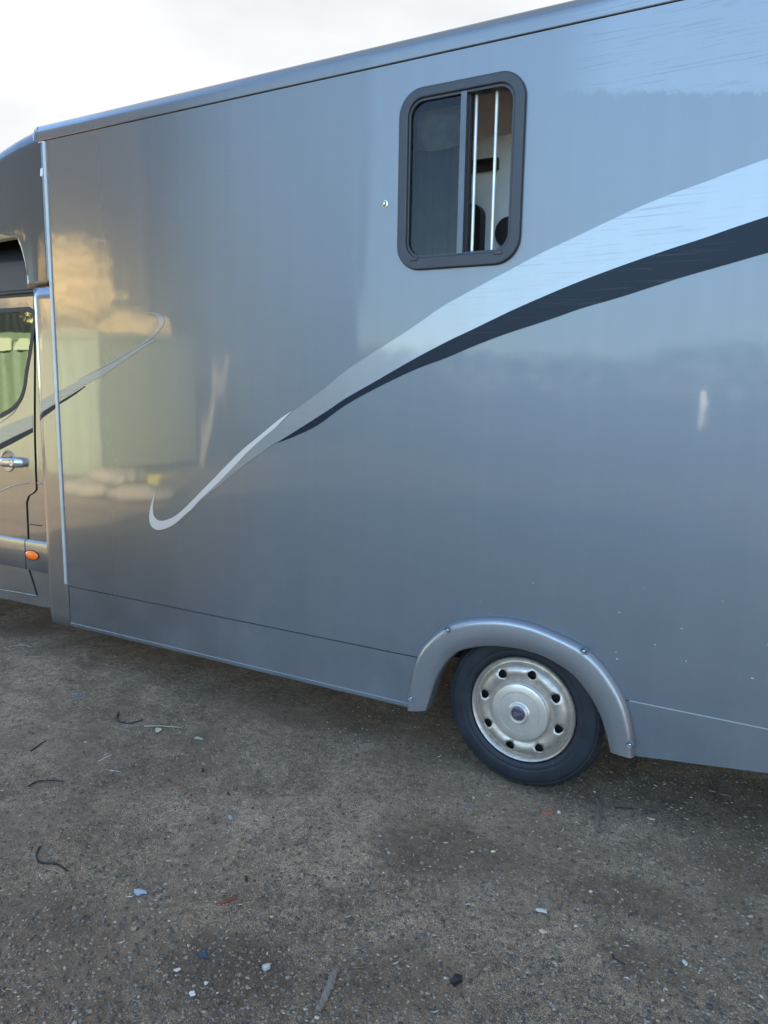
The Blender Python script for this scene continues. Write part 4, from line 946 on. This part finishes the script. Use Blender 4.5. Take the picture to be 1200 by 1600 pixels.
stick('straw_stalk', [(153,1186),(175,1176)], .0022, m_white, 'short white straw stalk below the yellow leaf', 'straw')
stick('straw_stalk', [(172,1200),(188,1202)], .002, m_white, 'tiny white straw stalk below the short white one', 'straw')
stick('straw_stalk', [(208,1236),(219,1226)], .0016, m_cream, 'thin slanting straw stalk mid left of the yard', 'straw')
stick('straw_stalk', [(15,1008),(32,1005),(49,1007)], .0022, m_cream, 'cream straw stalk near the cab above the blue wrapper', 'straw')
slab('wrapper', 39, 1020, .030, .018, .003, .2, m_blue, 'small blue wrapper on the ground below the cab', 'litter', 8)
slab('wrapper', 124, 1087, .028, .020, .006, .9, m_blue, 'bright blue scrap on the ground in front of the skirt', 'litter', 9)
slab('stone_chip', 416, 1507, .022, .018, .009, .4, m_white, 'largest white stone chip in the left foreground', 'stone', 10)
slab('stone_chip', 322, 1532, .010, .009, .005, .4, m_white, 'small white stone chip below the navy scrap', 'stone', 11)
slab('stone_chip', 300, 1547, .020, .013, .003, .1, m_white, 'flat star shaped white chip at the bottom left foreground', 'stone', 12)
slab('stone_chip', 276, 1512, .018, .010, .003, .8, m_white, 'thin pale chip left of the navy scrap', 'stone', 13)
slab('fabric_scrap', 319, 1488, .030, .026, .004, 1.2, m_navy, 'dark navy scrap pressed into brown mud', 'litter', 14)
slab('dry_leaf', 209, 1449, .020, .016, .003, .3, m_tan, 'olive tan leaf below the pale blue scrap', 'leaf', 15, curl=.003)
slab('wood_chip', 525, 1397, .040, .006, .003, .1, mc('tan_chip', (.34, .22, .13)), 'thin orange tan wood chip', 'wood')
slab('plastic_ring', 846, 1423, .038, .016, .005, .15, m_white, 'white crumpled loop of plastic right of centre foreground', 'litter', 16)
slab('dry_leaf', 849, 1453, .022, .014, .003, 0, m_cream, 'cream fragment below the white plastic loop', 'leaf', 17)
slab('stone_chip', 1070, 1507, .018, .014, .005, 2.2, m_white, 'white chip at the lower right foreground', 'stone', 18)
slab('dry_leaf', 856, 1272, .052, .018, .004, .45, m_rust, 'rust brown leaf below the wheel', 'leaf', 19, curl=.004)
slab('stone_chip', 873, 1271, .011, .010, .006, 0, m_white, 'round white stone beside the rust brown leaf', 'stone', 20)
slab('dry_leaf', 1018, 1281, .034, .012, .003, .1, m_cream, 'cream leaf by the black stick right of the wheel', 'leaf', 21)
stick('black_stick', [(962,1263),(990,1265),(1028,1270)], .0032, m_blk, 'thin black stick lying right of the wheel', 'stick')
stick('bark_strip', [(934,1250),(936,1275),(933,1290),(938,1302)], .009, m_wood, 'dark brown bark strip below and right of the wheel', 'bark', taper=False)
stick('twig', [(1112,1222),(1121,1240),(1120,1250)], .006, m_wood, 'dark forked twig under the rear skirt', 'twig')
stick('twig', [(1108,1236),(1125,1240),(1142,1245)], .005, m_wood, 'dark cross twig under the rear skirt, lying over another', 'twig')
slab('plastic_sliver', 733, 1261, .034, .006, .002, .1, mc('steel_blue', (.10, .16, .26)), 'dull blue sliver just left below the wheel', 'litter', 22)
slab('rubber_lump', 711, 1528, .034, .024, .012, .9, m_blk, 'black ragged lump in the middle foreground', 'rubber', 23)
slab('rubber_lump', 384, 1371, .034, .012, .006, 2.6, m_blk, 'black curled shard above the red shards', 'rubber', 24)
slab('rubber_lump', 317, 1200, .032, .010, .005, 2.5, m_blk, 'black flake below the cream card scrap', 'rubber', 25)
slab('rubber_lump', 357, 1237, .030, .009, .004, 2.6, m_blk, 'black flake above the pale blue plastic sliver', 'rubber', 26)
slab('plastic_shard', 283, 1225, .032, .012, .004, .2, m_rust, 'small rusty red scrap mid left of the yard', 'litter', 27)
slab('dry_leaf', 770, 1329, .016, .010, .003, .6, mc('yellow_leaf', (.6, .55, .25)), 'tiny yellow fragment below the wheel', 'leaf', 28)
stick('twig', [(48,1170),(60,1161),(71,1155)], .004, m_blk, 'short black twig at the left of the yard', 'twig')
stick('twig', [(45,1226),(62,1217),(98,1216)], .004, m_blk, 'long bent black twig at the left of the yard', 'twig')
stick('twig', [(185,1112),(184,1124),(205,1128),(222,1122)], .006, m_blk, 'curled black root in front of the skirt', 'twig')
stick('twig', [(957,1492),(965,1500),(978,1506)], .003, m_blk, 'short black twig in the right foreground', 'twig')
# weathered stick in the foreground: a flat splintered batten
a = gpt(497, 1576, .004); b = gpt(526, 1512, .004)
L3 = math.hypot(b[0]-a[0], b[1]-a[1]); an = math.atan2(b[1]-a[1], b[0]-a[0]); r = np.random.default_rng(4); V = []; F = []; n = 14
for i in range(n+1):
    x = L3*i/n; w0 = .010+.002*r.normal(); w1_ = .010+.002*r.normal()
    V += [(x, -w0, -.002), (x, -w0*.9, .004+.001*r.normal()), (x, -.003, .0065+.0012*r.normal()), (x, .003, .005+.0012*r.normal()), (x, w1_*.9, .004+.001*r.normal()), (x, w1_, -.002)]
for i in range(n):
    for k in range(6): F.append((i*6+k, i*6+(k+1) % 6, (i+1)*6+(k+1) % 6, (i+1)*6+k))
F += [tuple(range(6)), tuple(n*6+k for k in range(6))]
o = obj('broken_batten', V, F, mc('grey_brown_wood', (.16, .135, .11), .9)); o.location = a; o.rotation_euler = (0, 0, an); tag(o, 'splintered grey brown strip of wood in the bottom foreground', 'wood')
stick('root', [(530,1508),(545,1492),(562,1484),(572,1492),(566,1502)], .003, mc('root_brown', (.13, .11, .09), .9), 'looped dead root just beyond the broken wood strip', 'root', lift=.002)
stick('root', [(552,1506),(566,1504),(576,1498)], .0026, mc('root_brown', (.15, .13, .10), .9), 'short straight root end beside the looped root', 'root', lift=.003)
